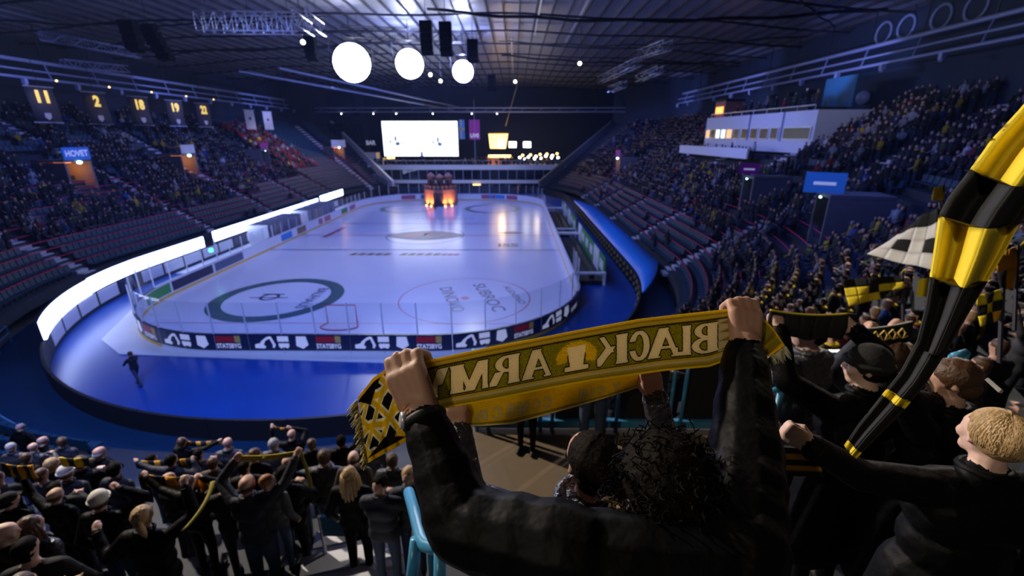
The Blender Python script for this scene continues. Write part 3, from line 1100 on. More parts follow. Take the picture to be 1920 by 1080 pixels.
# white tube lamps on the decking
for i, (x, y0_, y1_) in enumerate(((-2.0, 24, 34), (2.2, 22, 58), (6.2, 22, 62), (-.5, 60, 92))):
    z = roof_z(x) - .45
    MB().b2((x - .07, y0_, z - .12), (x + .07, y1_, z)).build('ceiling_conduit', 'alu', None, False, f'long pale conduit under the roof, {["short one left of the others", "middle one of three", "rightmost of three", "far thin one"][i]}', 'conduit', 'pale conduits under the roof')


def truss(name, p, q, w, n, m_, lb, cat='truss', grp=None):
    p, q = Vector(p), Vector(q)
    d = (q - p)
    L = d.length
    d.normalize()
    sd = d.cross(Vector((0, 0, 1))).normalized()
    up = Vector((0, 0, 1))
    r = empty(name, (p + q) / 2, lb, cat, grp)
    for a in (-1, 1):
        for b in (-1, 1):
            MB().tube([p + sd * a * w / 2 + up * b * w / 2, q + sd * a * w / 2 + up * b * w / 2], .04, 6).build('chord', m_, r, True)
    for i in range(n):
        s0_, s1_ = p + d * L * i / n, p + d * L * (i + 1) / n
        mb = MB()
        for a in (-1, 1):
            z0_, z1_ = (-1, 1) if i % 2 else (1, -1)
            mb.tube([s0_ + sd * a * w / 2 + up * z0_ * w / 2, s1_ + sd * a * w / 2 + up * z1_ * w / 2], .025, 4)
            mb.tube([s0_ + sd * a * w / 2 - up * w / 2, s0_ + sd * a * w / 2 + up * w / 2], .02, 4)
        for b in (-1, 1):
            mb.tube([s0_ - sd * w / 2 + up * b * w / 2, s1_ + sd * w / 2 + up * b * w / 2], .02, 4)
        mb.build('truss_bay', m_, r)
    for t in (.1, .5, .9):
        c = p + d * L * t
        MB().tube([c + up * w / 2, (c.x, c.y, roof_z(c.x) + .1)], .02, 4).build('hanger_cable', 'steel_dark', r)
    return r


truss('lighting_truss', U(372, 42, 30), U(560, 44, 31), 1.15, 10, 'alu', 'bright silver box truss hanging at the upper left under the roof', grp='trusses under the roof')
truss('lighting_truss', U(560, 30, 31), U(598, 56, 36), .9, 4, 'alu', 'short silver truss end beside the large lamp', grp='trusses under the roof')
truss('lighting_truss', U(75, 66, 40), U(262, 102, 46), .7, 10, 'steel_blue', 'long blue lit truss hanging over the left stand', grp='trusses under the roof')
truss('lighting_truss', U(118, 118, 46), U(238, 130, 52), .7, 7, 'steel_blue', 'lower blue lit truss over the left banners', grp='trusses under the roof')
truss('lighting_truss', U(1252, 84, 40), U(1200, 102, 48), .8, 5, 'alu', 'pale truss over the right stand, nearest length', grp='trusses under the roof')
truss('lighting_truss', U(1197, 116, 50), U(1125, 150, 62), .8, 6, 'alu', 'pale truss over the right stand, second length', grp='trusses under the roof')
truss('lighting_truss', U(1238, 130, 48), U(1196, 148, 54), .7, 4, 'alu', 'pale lower truss over the right stand with small lamps', grp='trusses under the roof')
truss('lighting_truss', U(1170, 158, 58), U(1144, 168, 64), .7, 3, 'alu', 'small pale truss far over the right stand', grp='trusses under the roof')
truss('lighting_truss', U(640, 60, 44), U(910, 72, 50), 1.0, 12, 'steel_dark', 'dark truss carrying the three big lamps and the speakers', grp='trusses under the roof')

# gantries along both sides
for sd, X, z0_, m_ in (('left', -47.5, 18.0, 'steel_blue'), ('right', 31.0, 18.4, 'steel_blue')):
    r = empty('side_gantry', (X, 60, 16.6), f'long blue lit steel gantry along the {sd} side under the roof', 'gantry', 'side gantries')
    for dz, rr in ((0, .17), (-.9, .09), (-1.6, .12)):
        MB().tube([(X + (0 if dz == 0 else .4 * (1 if X < 0 else -1)), 30, z0_ + dz), (X + (0 if dz == 0 else .4 * (1 if X < 0 else -1)), 112, z0_ + dz)], rr, 6).build('gantry_beam', m_, r)
    for y in np.arange(33, 112, 5.4):
        MB().tube([(X, y, z0_), (X + .4 * (1 if X < 0 else -1), y, z0_ - 1.6)], .07, 5).build('gantry_strut', m_, r)
        MB().tube([(X, y, z0_), (X, y, roof_z(X) + .1)], .05, 4).build('gantry_hanger', 'steel_dark', r)
    lm = MB()
    lm.box((0, 0, 0), (.35, .3, .4)).lathe([(.14, -.35), (.2, -.2)], (0, 0, 0), 10)
    lme = lm.mesh('gantry_lamp', 'steel_blue')
    for y in np.arange(35, 110, 5.4):
        inst('gantry_lamp', lme, (X + (1.0 if X < 0 else -1.0), y, z0_ - 2.0), r)
# far gantry line across the hall
r = empty('far_gantry', (-8, 104, 16), 'pale blue steel gantry crossing the hall above the far balcony', 'gantry')
for dz in (0, .8):
    MB().tube([(-48, 104, 16.0 + dz), (32, 104, 16.0 + dz)], .16, 6).build('gantry_beam', 'steel_blue', r)
for x in np.arange(-47, 32, 4):
    MB().tube([(x, 104, 16.0), (x + 1, 104, 16.8)], .07, 4).build('gantry_strut', 'steel_blue', r)
lw = MB().ell((0, 0, 0), (.12, .12, .12), 8, 6).mesh('gantry_bulb', 'lamp_white')
for x in (-38, -31, -26, -18, -9.5, -4):
    inst('gantry_bulb', lw, (x, 103.7, 15.6), r)
# diagonal beams dropping to the far end on the left
for i, (a, b) in enumerate((((-34, 60, 18.6), (-14, 108, 16.6)), ((-30, 62, 19.2), (-12, 108, 17)))):
    MB().tube([a, b], .16, 6).build('roof_girder', 'steel_blue', None, True, ['lower blue lit girder slanting to the far end', 'upper blue lit girder slanting to the far end'][i], 'girder', 'slanting girders')

# three big lamps with housings; lenses widened to stand for their glow
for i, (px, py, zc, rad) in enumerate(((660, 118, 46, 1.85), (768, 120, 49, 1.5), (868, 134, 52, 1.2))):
    c = U(px, py, zc)
    d = (Vector((1.5, 0, 10.4)) - c).normalized()
    r = empty('spot_lamp', c, ['largest glaring white lamp hanging under the roof, left of three', 'glaring white lamp in the middle of three under the roof', 'smallest glaring white lamp, right of three under the roof'][i], 'lamp', 'glaring lamps under the roof')
    Rm = d.to_track_quat('Z', 'Y').to_matrix()
    can = MB().lathe([(rad * .35, -1.2), (rad * .75, -.9), (rad * 1.06, -.1), (rad * 1.06, .06)], (0, 0, 0), 24)
    can.v = [tuple(Rm @ Vector(p) + c) for p in can.v]
    can.build('lamp_housing', 'black_gloss', r, True)
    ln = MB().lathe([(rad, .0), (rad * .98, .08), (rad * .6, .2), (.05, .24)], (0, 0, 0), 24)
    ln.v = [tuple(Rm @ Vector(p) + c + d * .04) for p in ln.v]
    ln.build('lamp_lens_glow', 'lens', r, True)
    yk = MB().tube([c + Vector((-rad * 1.2, 0, 0)), c + Vector((-rad * 1.2, 0, rad * 1.5)), c + Vector((rad * 1.2, 0, rad * 1.5)), c + Vector((rad * 1.2, 0, 0))], .06, 6)
    yk.tube([c + Vector((0, 0, rad * 1.5)), (c.x, c.y, roof_z(c.x) + .1)], .05, 6)
    yk.build('lamp_yoke', 'steel_dark', r)
    lamp('SPOT', 'spot_lamp_light', c + d * .7, 4200, (.93, .95, 1), c + d * 10, .5, None, 64, .8)
    lamp('POINT', 'spot_lamp_spill', c + Vector((0, 0, 1.5)) - d * .2, 3600, (.42, .5, 1), None, .3)
# small lit lamps near them
for i, (px, py, zc) in enumerate(((568, 79, 40), (1087, 119, 50), (807, 140, 52), (826, 152, 54), (966, 153, 60))):
    c = U(px, py, zc)
    r = empty('small_lamp', c, ['small white point lamp below the silver truss', 'small point lamp on the black cable', 'small lamp between the middle and right big lamps', 'small lamp below the right big lamp', 'tiny lamp right of the big lamps'][i], 'lamp', 'small lamps under the roof')
    MB().ell(c, (.2, .2, .2), 10, 6).build('bulb', 'lamp_white', r, True)
    MB().tube([c + Vector((0, 0, .15)), (c.x, c.y, roof_z(c.x) + .1)], .03, 5).build('lamp_stem', 'steel_dark', r)
# hanging loudspeaker arrays
for i, (px, py, zc, n_) in enumerate(((248, 74, 34, 4), (286, 86, 36, 5), (583, 96, 44, 4), (800, 76, 40, 5), (836, 78, 40, 5), (886, 100, 46, 4), (922, 158, 64, 4), (575, 208, 100, 4), (668, 212, 100, 3))):
    c = U(px, py, zc)
    r = empty('speaker_array', c, 'black hanging loudspeaker array, ' + ['leftmost, over the left stand', 'slanting one over the left stand', 'just left of the largest lamp', 'above the middle lamp, left of a close pair', 'above the middle lamp, right of a close pair', 'above the right lamp', 'right of and below the lamps', 'far one over the far left stand end', 'far one above the dark curtain'][i], 'speaker', 'hanging loudspeakers')
    for k in range(n_):
        R_ = Matrix.Rotation(-.12 * k + (.35 if i == 1 else 0), 3, 'X')
        MB().box(c + Vector((.18 * k if i == 1 else 0, .12 * k * k * .1, (n_ / 2 - k) * .52)), (1.1, .75, .48), 0, R_).build('speaker_box', 'speaker_black', r)
    MB().tube([c + Vector((0, 0, n_ * .26)), (c.x, c.y, roof_z(c.x) + .1)], .03, 4).build('hanger_cable', 'steel_dark', r)
# one thin slanting rope by the far flags
MB().tube([U(975, 140, 70), U(948, 236, 95)], .04, 5).build('rope', 'gold', None, False, 'thin pale rope slanting down to the far balcony', 'rope')

# ------------------------------------------------------------------ hanging number banners on the left
for i, (px, num, sub) in enumerate(((75, '11', 1), (177, '2', 1), (259, '18', 1), (326, '19', 1), (379, '22', 1))):
    zc = 46 * 832 / (966 - px)
    y = (zc + .94) / .9457
    r = empty('number_banner', (-46, y, 12.4), f'dark hanging banner with the yellow number {dict(zip(("11","2","18","19","22"),("eleven","two","eighteen","nineteen","twenty-two")))[num]}', 'banner', 'number banners over the left stand')
    W_ = 2.1
    d = Vector((.35, .94, 0)).normalized()
    nn = Vector((.94, -.35, 0)).normalized()
    cpt = Vector((-46, y, 0))
    mb = MB()
    rows_ = []
    for t in np.linspace(0, 1, 7):
        z = 12.35 + 3.2 * t
        cc = cpt + nn * (.12 * math.sin(t * 5 + i))
        rows_.append([cc - d * W_ / 2 + nn * .02 + Vector((0, 0, z)), cc + d * W_ / 2 + nn * .02 + Vector((0, 0, z)), cc + d * W_ / 2 - nn * .02 + Vector((0, 0, z)), cc - d * W_ / 2 - nn * .02 + Vector((0, 0, z))])
    cl = mb.loft(rows_, 0, True, True).build('banner_cloth', 'banner_black', r, True)
    mb = MB()
    text(mb, num, cpt + nn * .2 + Vector((0, 0, 14.1)), d, (0, 0, 1), 1.15, .95 if len(num) > 1 else .6, bold=.05)
    mb.build('number', 'text_gold', cl)
    mb = MB()
    mb.extr([(-.25, .7), (.25, .7), (.25, .3), (0, .05), (-.25, .3)], cpt + nn * .17 + Vector((0, 0, 12.5)), d, (0, 0, 1), nn, .02)
    mb.build('banner_crest', 'banner_white', cl)
    for zz in (12.33, 15.57):
        MB().tube([cpt - d * (W_ / 2 + .1) + Vector((0, 0, zz)), cpt + d * (W_ / 2 + .1) + Vector((0, 0, zz))], .05, 6).build('banner_rod', 'alu', r)
    MB().tube([cpt + Vector((0, 0, 15.6)), cpt + Vector((0, 0, roof_z(-46) + .1))], .02, 4).build('hanger_cable', 'steel_dark', r)
    lb = MB().ell(cpt + nn * 1.6 + d * .8 + Vector((0, 0, 16.1)), (.09, .09, .09), 8, 6).build('banner_lamp', 'lamp_warm', r, True)
    lamp('SPOT', 'banner_light', cpt + nn * 1.8 + Vector((0, 0, 16.2)), 60, (1, .8, .6), cpt + Vector((0, 0, 13.6)), .1, None, 70, .6)
for i, px in enumerate((466, 500)):
    zc = 46 * 832 / (966 - px)
    y = (zc + .94) / .9457
    r = empty('white_banner', (-46, y, 12.2), ['white hanging banner, nearer of two over the far left stand', 'white hanging banner, farther of two over the far left stand'][i], 'banner', 'white banners over the left stand')
    d, nn = Vector((.5, .87, 0)), Vector((.87, -.5, 0))
    cpt = Vector((-46, y, 0))
    cl = MB().box(cpt + Vector((0, 0, 13.7)), (1.7, .05, 3.1), 0, Matrix.Rotation(math.radians(60), 3, 'Z')).build('banner_cloth', 'banner_white', r)
    MB().extr([(-.2, .5), (.2, .5), (.2, .2), (0, 0), (-.2, .2)], cpt + nn * .04 + Vector((0, 0, 13.6)), d, (0, 0, 1), nn, .02).build('banner_crest', 'banner_black', cl)
    MB().tube([cpt - d + Vector((0, 0, 15.3)), cpt + d + Vector((0, 0, 15.3))], .05, 6).build('banner_rod', 'alu', r)
    MB().tube([cpt + Vector((0, 0, 15.3)), cpt + Vector((0, 0, roof_z(-46) + .1))], .02, 4).build('hanger_cable', 'steel_dark', r)

# ------------------------------------------------------------------ far end
bal = empty('far_balcony', (-11, 97, 0), 'two level pale fronted balcony across the far end', 'balcony', kind='structure')
bx0, bx1 = -33, 10.6
MB().b2((bx0, 97, 4.55), (bx1, 118, 5.0)).build('deck', 'concrete', bal)
MB().b2((bx0, 96.8, 4.25), (bx1, 97.0, 5.25)).build('deck_fascia', 'white', bal)
MB().b2((bx0, 97, 1.6), (bx1, 118, 1.95)).build('deck', 'concrete', bal)
MB().b2((bx0 + 2.5, 96.8, 1.45), (bx1 - 1, 97.0, 2.15)).build('deck_fascia', 'white', bal)
MB().b2((bx0 + 1, 100, 2), (bx1, 100.2, 4.5)).build('glazing_back', 'wall_dark', bal)
for x in np.arange(bx0 + 1, bx1, 1.9):
    MB().b2((x - .06, 97.1, 2.1), (x + .06, 97.25, 4.3)).build('mullion', 'steel_blue', bal)
    MB().b2((x + .1, 97.15, 2.15), (x + 1.75, 97.19, 4.25)).build('pane', 'glass', bal)
for x in np.arange(bx0 + 1, bx1, 3.0):
    MB().b2((x - .15, 97.3, 0), (x + .15, 97.6, 1.5)).build('pillar', 'concrete', bal)
MB().tube([(bx0, 96.95, 6.1), (bx1, 96.95, 6.1)], .05, 6).build('balcony_rail', 'alu', bal)
for x in np.arange(bx0, bx1 + .1, 2.0):
    MB().tube([(x, 96.95, 5.2), (x, 96.95, 6.1)], .03, 5).build('rail_post', 'alu', bal)
MB().b2((bx1 - 1.6, 96.7, 1.4), (bx1, 96.95, 4.3)).build('end_panel', 'white', bal)
MB().b2((bx0, 96.75, 2.3), (bx0 + 3.2, 96.95, 3.9)).build('end_panel', 'white', bal)
MB().b2((-34, 92, 0), (10, 92.2, 1.3)).build('wall_far_low', 'wall_dark', None, kind='structure', label='low dark wall behind the far boards', cat='wall')
MB().b2((-36, 101, 0), (14, 101.3, 4.4)).build('wall_under_balcony', 'wall_blue', None, kind='structure', label='dark blue wall under the far balcony', cat='wall')
# side ramps of the stands at the far end
for nm_, s_, sd in (('far end of the left stand', 0.0, -1), ('far end of the right stand', S_END, 1)):
    p, nn = at_s(s_, ROW0)
    t = Vector((-nn.y, nn.x, 0))
    mb = MB()
    A = at_s(s_, 1.0, 0)[0]
    B = at_s(s_, top_o, 0)[0]
    off = t * (.4 if sd < 0 else -.4)
    off = t * (-.5 if sd < 0 else .5)
    pts = [A, A + Vector((0, 0, 2.4)), B + Vector((0, 0, row_z(25) + 1.2)), B]
    mb.add([p_ for p_ in pts] + [p_ + off for p_ in pts], [(0, 1, 2, 3), (7, 6, 5, 4), (0, 4, 5, 1), (1, 5, 6, 2), (2, 6, 7, 3), (3, 7, 4, 0)])
    mb.build('trim_ramp', 'white' if sd < 0 else 'concrete', None, kind='structure', label=f'pale sloping end wall closing the {nm_}', cat='wall')
MB().b2((-52, 108, 0), (-34, 108.3, 20)).build('wall_far_left', 'wall_dark', None, kind='structure', label='dark wall behind the far left stand end', cat='wall')

# video screen
sx0, sx1, sz0, sz1, sy = -27.6, -12.0, 7.0, 13.9, 97.5
r = empty('video_screen', ((sx0 + sx1) / 2, sy, sz0), 'huge glowing white video screen above the far balcony', 'screen')
MB().b2((sx0 - .15, sy, sz0 - .15), (sx1 + .15, sy + .5, sz1 + .15)).build('screen_frame', 'black', r)
MB().b2((sx0, sy - .06, sz0), (sx1, sy - .002, sz1)).build('screen_face', 'screen', r)
mb = MB()
for bx, bz, sc_ in ((-24.6, 9.4, 1.0), (-15.8, 9.3, .9)):
    for dx, dz, w, h in ((0, .1, 1.0, .9), (-.4, 1.1, .5, 1.2), (.9, .2, .4, .5), (-1.5, .5, .4, .8), (.2, 1.9, .8, .3), (1.8, .6, .25, .9)):
        a = np.linspace(0, 2 * math.pi, 9)[:-1]
        mb.extr([(w * .55 * math.cos(q), h * .5 * math.sin(q)) for q in a], (bx + dx * sc_, sy - .062, bz + dz * sc_), (1, 0, 0), (0, 0, 1), (0, -1, 0), .01)
mb.extr([(-.35, 0), (.35, 0), (.2, 1.0), (-.2, 1.0)], (-19.7, sy - .062, 7.0), (1, 0, 0), (0, 0, 1), (0, -1, 0), .01)
mb.extr([(-.15, 0), (.15, 0), (.1, 1.2), (-.1, 1.2)], (-17.7, sy - .062, 8.6), (1, 0, 0), (0, 0, 1), (0, -1, 0), .01)
mb.build('screen_picture', 'screen_grey', r)
for x in (sx0 + 2, sx1 - 2):
    MB().tube([(x, sy + .3, sz1), (x, sy + .3, roof_z(x) + .1)], .05, 5).build('hanger_cable', 'steel_dark', r)
# flags hanging beside the screen
r = empty('flag_live', (-8.6, 98, 10.2), 'magenta hanging flag with white letters right of the video screen', 'flag')
f_ = MB().b2((-9.6, 98, 10.3), (-7.4, 98.05, 14.2)).build('flag_cloth', 'magenta', r)
mb = MB()
text(mb, 'LIVE', (-8.5, 97.97, 10.7), (1, 0, 0), (0, 0, 1), .8, 1.8)
mb.build('lettering', 'text_white', f_)
MB().tube([(-8.5, 98.03, 5), (-8.5, 98.03, 18)], .06, 5).build('flag_pole', 'steel_blue', r)
r = empty('flag_striped', (-11.3, 98.5, 10.5), 'narrow blue and yellow hanging flag against the video screen', 'flag')
MB().b2((-11.8, 98.4, 10.4), (-10.6, 98.45, 14.2)).build('flag_cloth', 'sign_blue', r)
MB().b2((-11.5, 98.37, 10.4), (-11.25, 98.39, 14.2)).build('flag_stripe', 'gold', r)
MB().b2((-11.8, 98.37, 12.2), (-10.6, 98.39, 12.5)).build('flag_stripe', 'gold', r)
# dark curtains
r = empty('stage_curtain', (-38, 104, 4), 'tall dark pleated curtain left of the video screen', 'curtain')
for i in range(14):
    x = -41 + i * .62
    MB().tube([(x, 104 + .2 * (i % 2), 4.5), (x, 104 + .2 * (i % 2), 13.6)], .34, 8).build('pleat', 'black', r, True)
# bar fittings on the balcony
r = empty('bar_lantern', (-4, 104, 8), 'glowing yellow lantern canopy over the far bar', 'lantern')
MB().loft([[(-5.6, 103, 8.4), (-2.2, 103, 8.4), (-2.2, 105, 8.4), (-5.6, 105, 8.4)], [(-5.9, 103, 11.4), (-1.6, 103, 11.4), (-1.6, 105, 11.4), (-5.9, 105, 11.4)]], 0, True, True).build('lantern_shade', 'lamp_gold', r)
for i in range(6):
    t = i / 5
    MB().tube([(-5.6 + 3.4 * t, 102.97, 8.4), (-5.9 + 4.3 * t, 102.97, 11.4)], .06, 5).build('lantern_rib', 'gold', r)
MB().b2((-6, 102.9, 11.4), (-1.5, 105.1, 11.6)).build('lantern_rim', 'gold', r)
for i, (x, z) in enumerate(((-.6, 8.6), (2.6, 8.6))):
    r = empty('bar_sign', (x, 103, z), ['bright white square light right of the lantern', 'second bright white square light right of the lantern'][i], 'light', 'white lights at the far bar')
    MB().b2((x - .8, 103, z), (x + .8, 103.3, z + 1.2)).build('light_face', 'lamp_white', r)
    MB().b2((x - .9, 103.31, z - .1), (x + .9, 103.5, z + 1.3)).build('light_case', 'black', r)
bulb = MB().ell((0, 0, 0), (.3, .2, .26), 8, 6).mesh('bulb', 'lamp_white')
bulbw = MB().ell((0, 0, 0), (.3, .2, .26), 8, 6).mesh('bulb', 'lamp_warm')
r = empty('light_string', (6, 103, 6.5), 'string of small warm and white lights at the right of the far bar', 'lights')
for i in range(15):
    inst('bulb', [bulb, bulbw][i % 3 == 1], (1.0 + i * .62 + .2 * math.sin(i * 3), 102.8, 6.5 + .5 * math.sin(i * 2.1) + .03 * i), r)
MB().tube([(1, 102.85, 6.5), (10, 102.85, 7.2)], .03, 4).build('light_cable', 'black', r)
r = empty('bar_counter', (-2, 104, 5), 'orange lit bar counter under the yellow lantern', 'counter')
MB().b2((-6.2, 103.5, 5), (-.8, 105, 6.3)).build('counter_body', 'orange', r)
MB().b2((-6.4, 103.3, 6.3), (-.6, 105.2, 6.45)).build('counter_top', 'gold', r)
MB().b2((-6, 103.4, 6.5), (-1, 103.5, 7.0)).build('counter_light', 'lamp_warm', r)
r = empty('bar_kiosk', (-31, 101, 5), 'white kiosk with BAR letters at the left of the far balcony', 'kiosk')
MB().b2((-33, 100, 5), (-28.8, 103, 6.4)).build('kiosk_body', 'white', r)
MB().b2((-33, 100.2, 6.4), (-30.2, 103, 7.6)).build('kiosk_back', 'white', r)
mb = MB()
text(mb, 'BAR', (-31.0, 100.0, 9.2), (1, 0, 0), (0, 0, 1), .9, 2.0)
mb.build('lettering', 'text_white', r)
MB().b2((-28.4, 102.2, 6.2), (-26.8, 102.6, 8.6)).build('warm_panel', 'lamp_warm', r)
lamp('POINT', 'bar_light', (-3, 101.5, 9), 700, (1, .7, .35), None, .5)
lamp('POINT', 'bar_light', (5, 101, 8.5), 350, (1, .8, .55), None, .5)
# exit light and a pale figure on the wall under the balcony
MB().box((-8.2, 96.6, 1.2), (1.7, .15, .3)).build('exit_lightbox', 'lamp_gold', None, False, 'small yellow light box under the far balcony', 'light')
# pale sloping stair wall beside the far left corner
MB().hexa([(-27.5, 93, 0), (-23.5, 93, 0), (-27.5, 96, 0), (-23.5, 96, 0), (-29.5, 93, 3.6), (-28.0, 93, 3.6), (-29.5, 96, 3.6), (-28.0, 96, 3.6)]).build('stair_block', 'concrete', None, False, 'pale wedge shaped stair wall at the far left corner', 'stairs')

# ------------------------------------------------------------------ press box on the right stand
def on_right(px, X):
    """depth y of the vertical plane X where the pixel column px falls"""
    return None


pz0, pz1 = 9.6, 13.2
A0, A1 = Vector((24.6, 61, 0)), Vector((25.6, 40.5, 0))    # long front, far and near corner
r = empty('press_box', ((A0 + A1) / 2) + Vector((2, 0, pz0)), 'white press box with a row of windows in the right stand', 'press box')
fd = (A1 - A0).normalized()
fn = Vector((-1, 0, 0))
mb = MB()
mb.hexa([(A0.x, A0.y, pz0), (32.6, A0.y, pz0), (A1.x, A1.y, pz0), (32.6, A1.y, pz0), (A0.x, A0.y, pz1), (32.6, A0.y, pz1), (A1.x, A1.y, pz1), (32.6, A1.y, pz1)])
mb.build('box_shell', 'white', r)
Lf = (A1 - A0).length
wins = [(.02, .075, 'lamp_warm'), (.085, .14, 'black_gloss'), (.15, .20, 'lamp_white'), (.215, .265, 'lamp_white'), (.275, .34, 'lamp_warm'), (.355, .41, 'black_gloss'),
        (.435, .50, 'black_gloss'), (.525, .59, 'black_gloss'), (.61, .68, 'black_gloss'), (.70, .76, 'black_gloss'), (.80, .985, 'black_gloss')]
wmat = {'lamp_warm': mat('window_warm', (.5, .3, .15), .3, emis=(1, .6, .25), es=.9), 'lamp_white': mat('window_lit', (.6, .7, .6), .3, emis=(.8, 1, .85), es=1.6), 'black_gloss': M['black_gloss']}
for a, b, m_ in wins:
    p, q = A0 + fd * Lf * a, A0 + fd * Lf * b
    wf = MB().hexa([(p.x - .12, p.y, 10.75), (p.x, p.y, 10.75), (q.x - .12, q.y, 10.75), (q.x, q.y, 10.75), (p.x - .12, p.y, 11.85), (p.x, p.y, 11.85), (q.x - .12, q.y, 11.85), (q.x, q.y, 11.85)]).build('window', 'alu', r)
    e_ = .08
    MB().hexa([(p.x - .14, p.y - e_, 10.83), (p.x - .11, p.y - e_, 10.83), (q.x - .14, q.y + e_, 10.83), (q.x - .11, q.y + e_, 10.83), (p.x - .14, p.y - e_, 11.77), (p.x - .11, p.y - e_, 11.77), (q.x - .14, q.y + e_, 11.77), (q.x - .11, q.y + e_, 11.77)]).build('pane', wmat[m_], wf)
MB().hexa([(22.2, 63, 8.9), (22.4, 63, 8.9), (22.9, 46, 8.9), (23.1, 46, 8.9), (22.2, 63, 9.9), (22.4, 63, 9.9), (22.9, 46, 9.9), (23.1, 46, 9.9)]).build('desk_front', 'white', r)
MB().tube([(24.7, 60, 13.6), (25.6, 41, 13.6)], .05, 5).build('roof_rail', 'alu', r)
for t in np.linspace(0, 1, 9):
    p = Vector((24.7, 60, 13.2)).lerp(Vector((25.6, 41, 13.2)), t)
    MB().tube([p, p + Vector((0, 0, .4))], .04, 5).build('rail_post', 'alu', r)
for t in (.5, .78):
    p = A0 + fd * Lf * t
    MB().tube([(p.x - .1, p.y, pz0 + 1), (p.x - .1, p.y, pz1)], .06, 6).build('drain_pipe', 'steel_blue', r)
lamp('SPOT', 'press_box_fill_light', (24, 30, 18.5), 900, (.5, .55, 1), (29, 41, 11), .2, None, 60, .6)  # added unseen spot to light the near side of the box
# small brick lit hut on the press box roof
r = empty('roof_hut', (25.6, 58.4, 13.2), 'small orange lit hut on the far end of the press box roof', 'hut')
MB().b2((25, 57.2, 13.2), (27, 60, 15.0)).build('hut_wall', 'castle', r)
MB().b2((24.9, 57.0, 15.0), (27.2, 60.2, 15.2)).build('hut_roof', 'steel_dark', r)
MB().b2((24.93, 57.6, 13.6), (24.99, 59.6, 14.4)).build('hut_window', 'lamp_orange', r)
# dark equipment stand and blue cabinet on the press box roof
r = empty('camera_platform', (27, 45, 13.2), 'dark camera platform with blue panel on the press box roof', 'platform')
MB().b2((25.6, 42, 13.2), (29, 50, 13.5)).build('deck', 'black', r)
MB().b2((28.6, 41, 13.5), (28.8, 45, 16)).build('blue_panel', 'teal_paint', r)
for y in (43, 46, 49):
    MB().tube([(26.2, y, 13.5), (26.2, y, 14.6)], .06, 5).build('tripod_leg', 'black', r)
    MB().box((26.2, y, 14.8), (.7, .35, .4)).build('camera_body', 'black_gloss', r)
MB().ell((31.95, 44.5, 14.4), (.55, .55, .6), 12, 8).build('wall_lamp_globe', 'steel_blue', None, True, 'pale blue globe on the right upper wall', 'lamp')

# thin stage haze filling the hall
hz = bpy.data.materials.new('haze')
hz.use_nodes = True
_n = hz.node_tree
_n.nodes.remove(_n.nodes['Principled BSDF'])
_v = _n.nodes.new('ShaderNodeVolumeScatter')
_v.inputs['Color'].default_value = (.32, .46, 1, 1)
_v.inputs['Density'].default_value = .0004
_v.inputs['Anisotropy'].default_value = .3
_n.links.new(_v.outputs[0], _n.nodes['Material Output'].inputs['Volume'])
M['haze'] = hz
tag(MB().b2((-51, 6, -.6), (31.5, 118, 22.7)).build('haze', 'haze', None, False, 'thin blue stage haze hanging in the whole hall', 'haze'), kind='stuff')
# ------------------------------------------------------------------ people
class Body:
    """a figure as rounded pieces that are fused into one skin by voxel remeshing"""
    def __init__(s, voxel=.02, smooth=4):
        s.P, s.voxel, s.smooth = [], voxel, smooth

    def cap(s, a, ra, b, rb, m=0):
        s.P.append((Vector(a), ra, Vector(b), rb, m))

    def chain(s, pts, rs, m=0):
        for i in range(len(pts) - 1):
            s.cap(pts[i], rs[i], pts[i + 1], rs[i + 1], m)

    def ball(s, a, r, m=0):
        s.cap(a, r, Vector(a) + Vector((0, 0, .001)), r, m)

    def xf(s, Mx):
        s.P = [(Mx @ a, ra, Mx @ b, rb, m) for a, ra, b, rb, m in s.P]

    def raw(s):
        mb = MB()
        n = 10
        for a, ra, b, rb, m in s.P:
            d = b - a
            L = d.length
            d = d / L if L > 1e-9 else Vector((0, 0, 1))
            pts, rs = [], []
            for q in (-.999, -.8, -.45):
                pts.append(a + d * ra * q)
                rs.append(ra * math.sqrt(max(1 - q * q, 0)))
            pts.append(a); rs.append(ra)
            if L > .002:
                pts.append(b); rs.append(rb)
            for q in (.45, .8, .999):
                pts.append(b + d * rb * q)
                rs.append(rb * math.sqrt(max(1 - q * q, 0)))
            mb.tube(pts, rs, n)
        return mb


_jobs = []


def bake(body, name, mats, done):
    """queue a figure; run_bakes() remeshes them all in one depsgraph pass"""
    me = body.raw().mesh(name, [mats[0]])
    o = bpy.data.objects.new('tmp', me)
    COL.objects.link(o)
    r = o.modifiers.new('r', 'REMESH')
    r.mode = 'VOXEL'
    r.voxel_size = body.voxel
    sm = o.modifiers.new('s', 'SMOOTH')
    sm.factor = .5
    sm.iterations = body.smooth
    _jobs.append((o, body, name, mats, done))


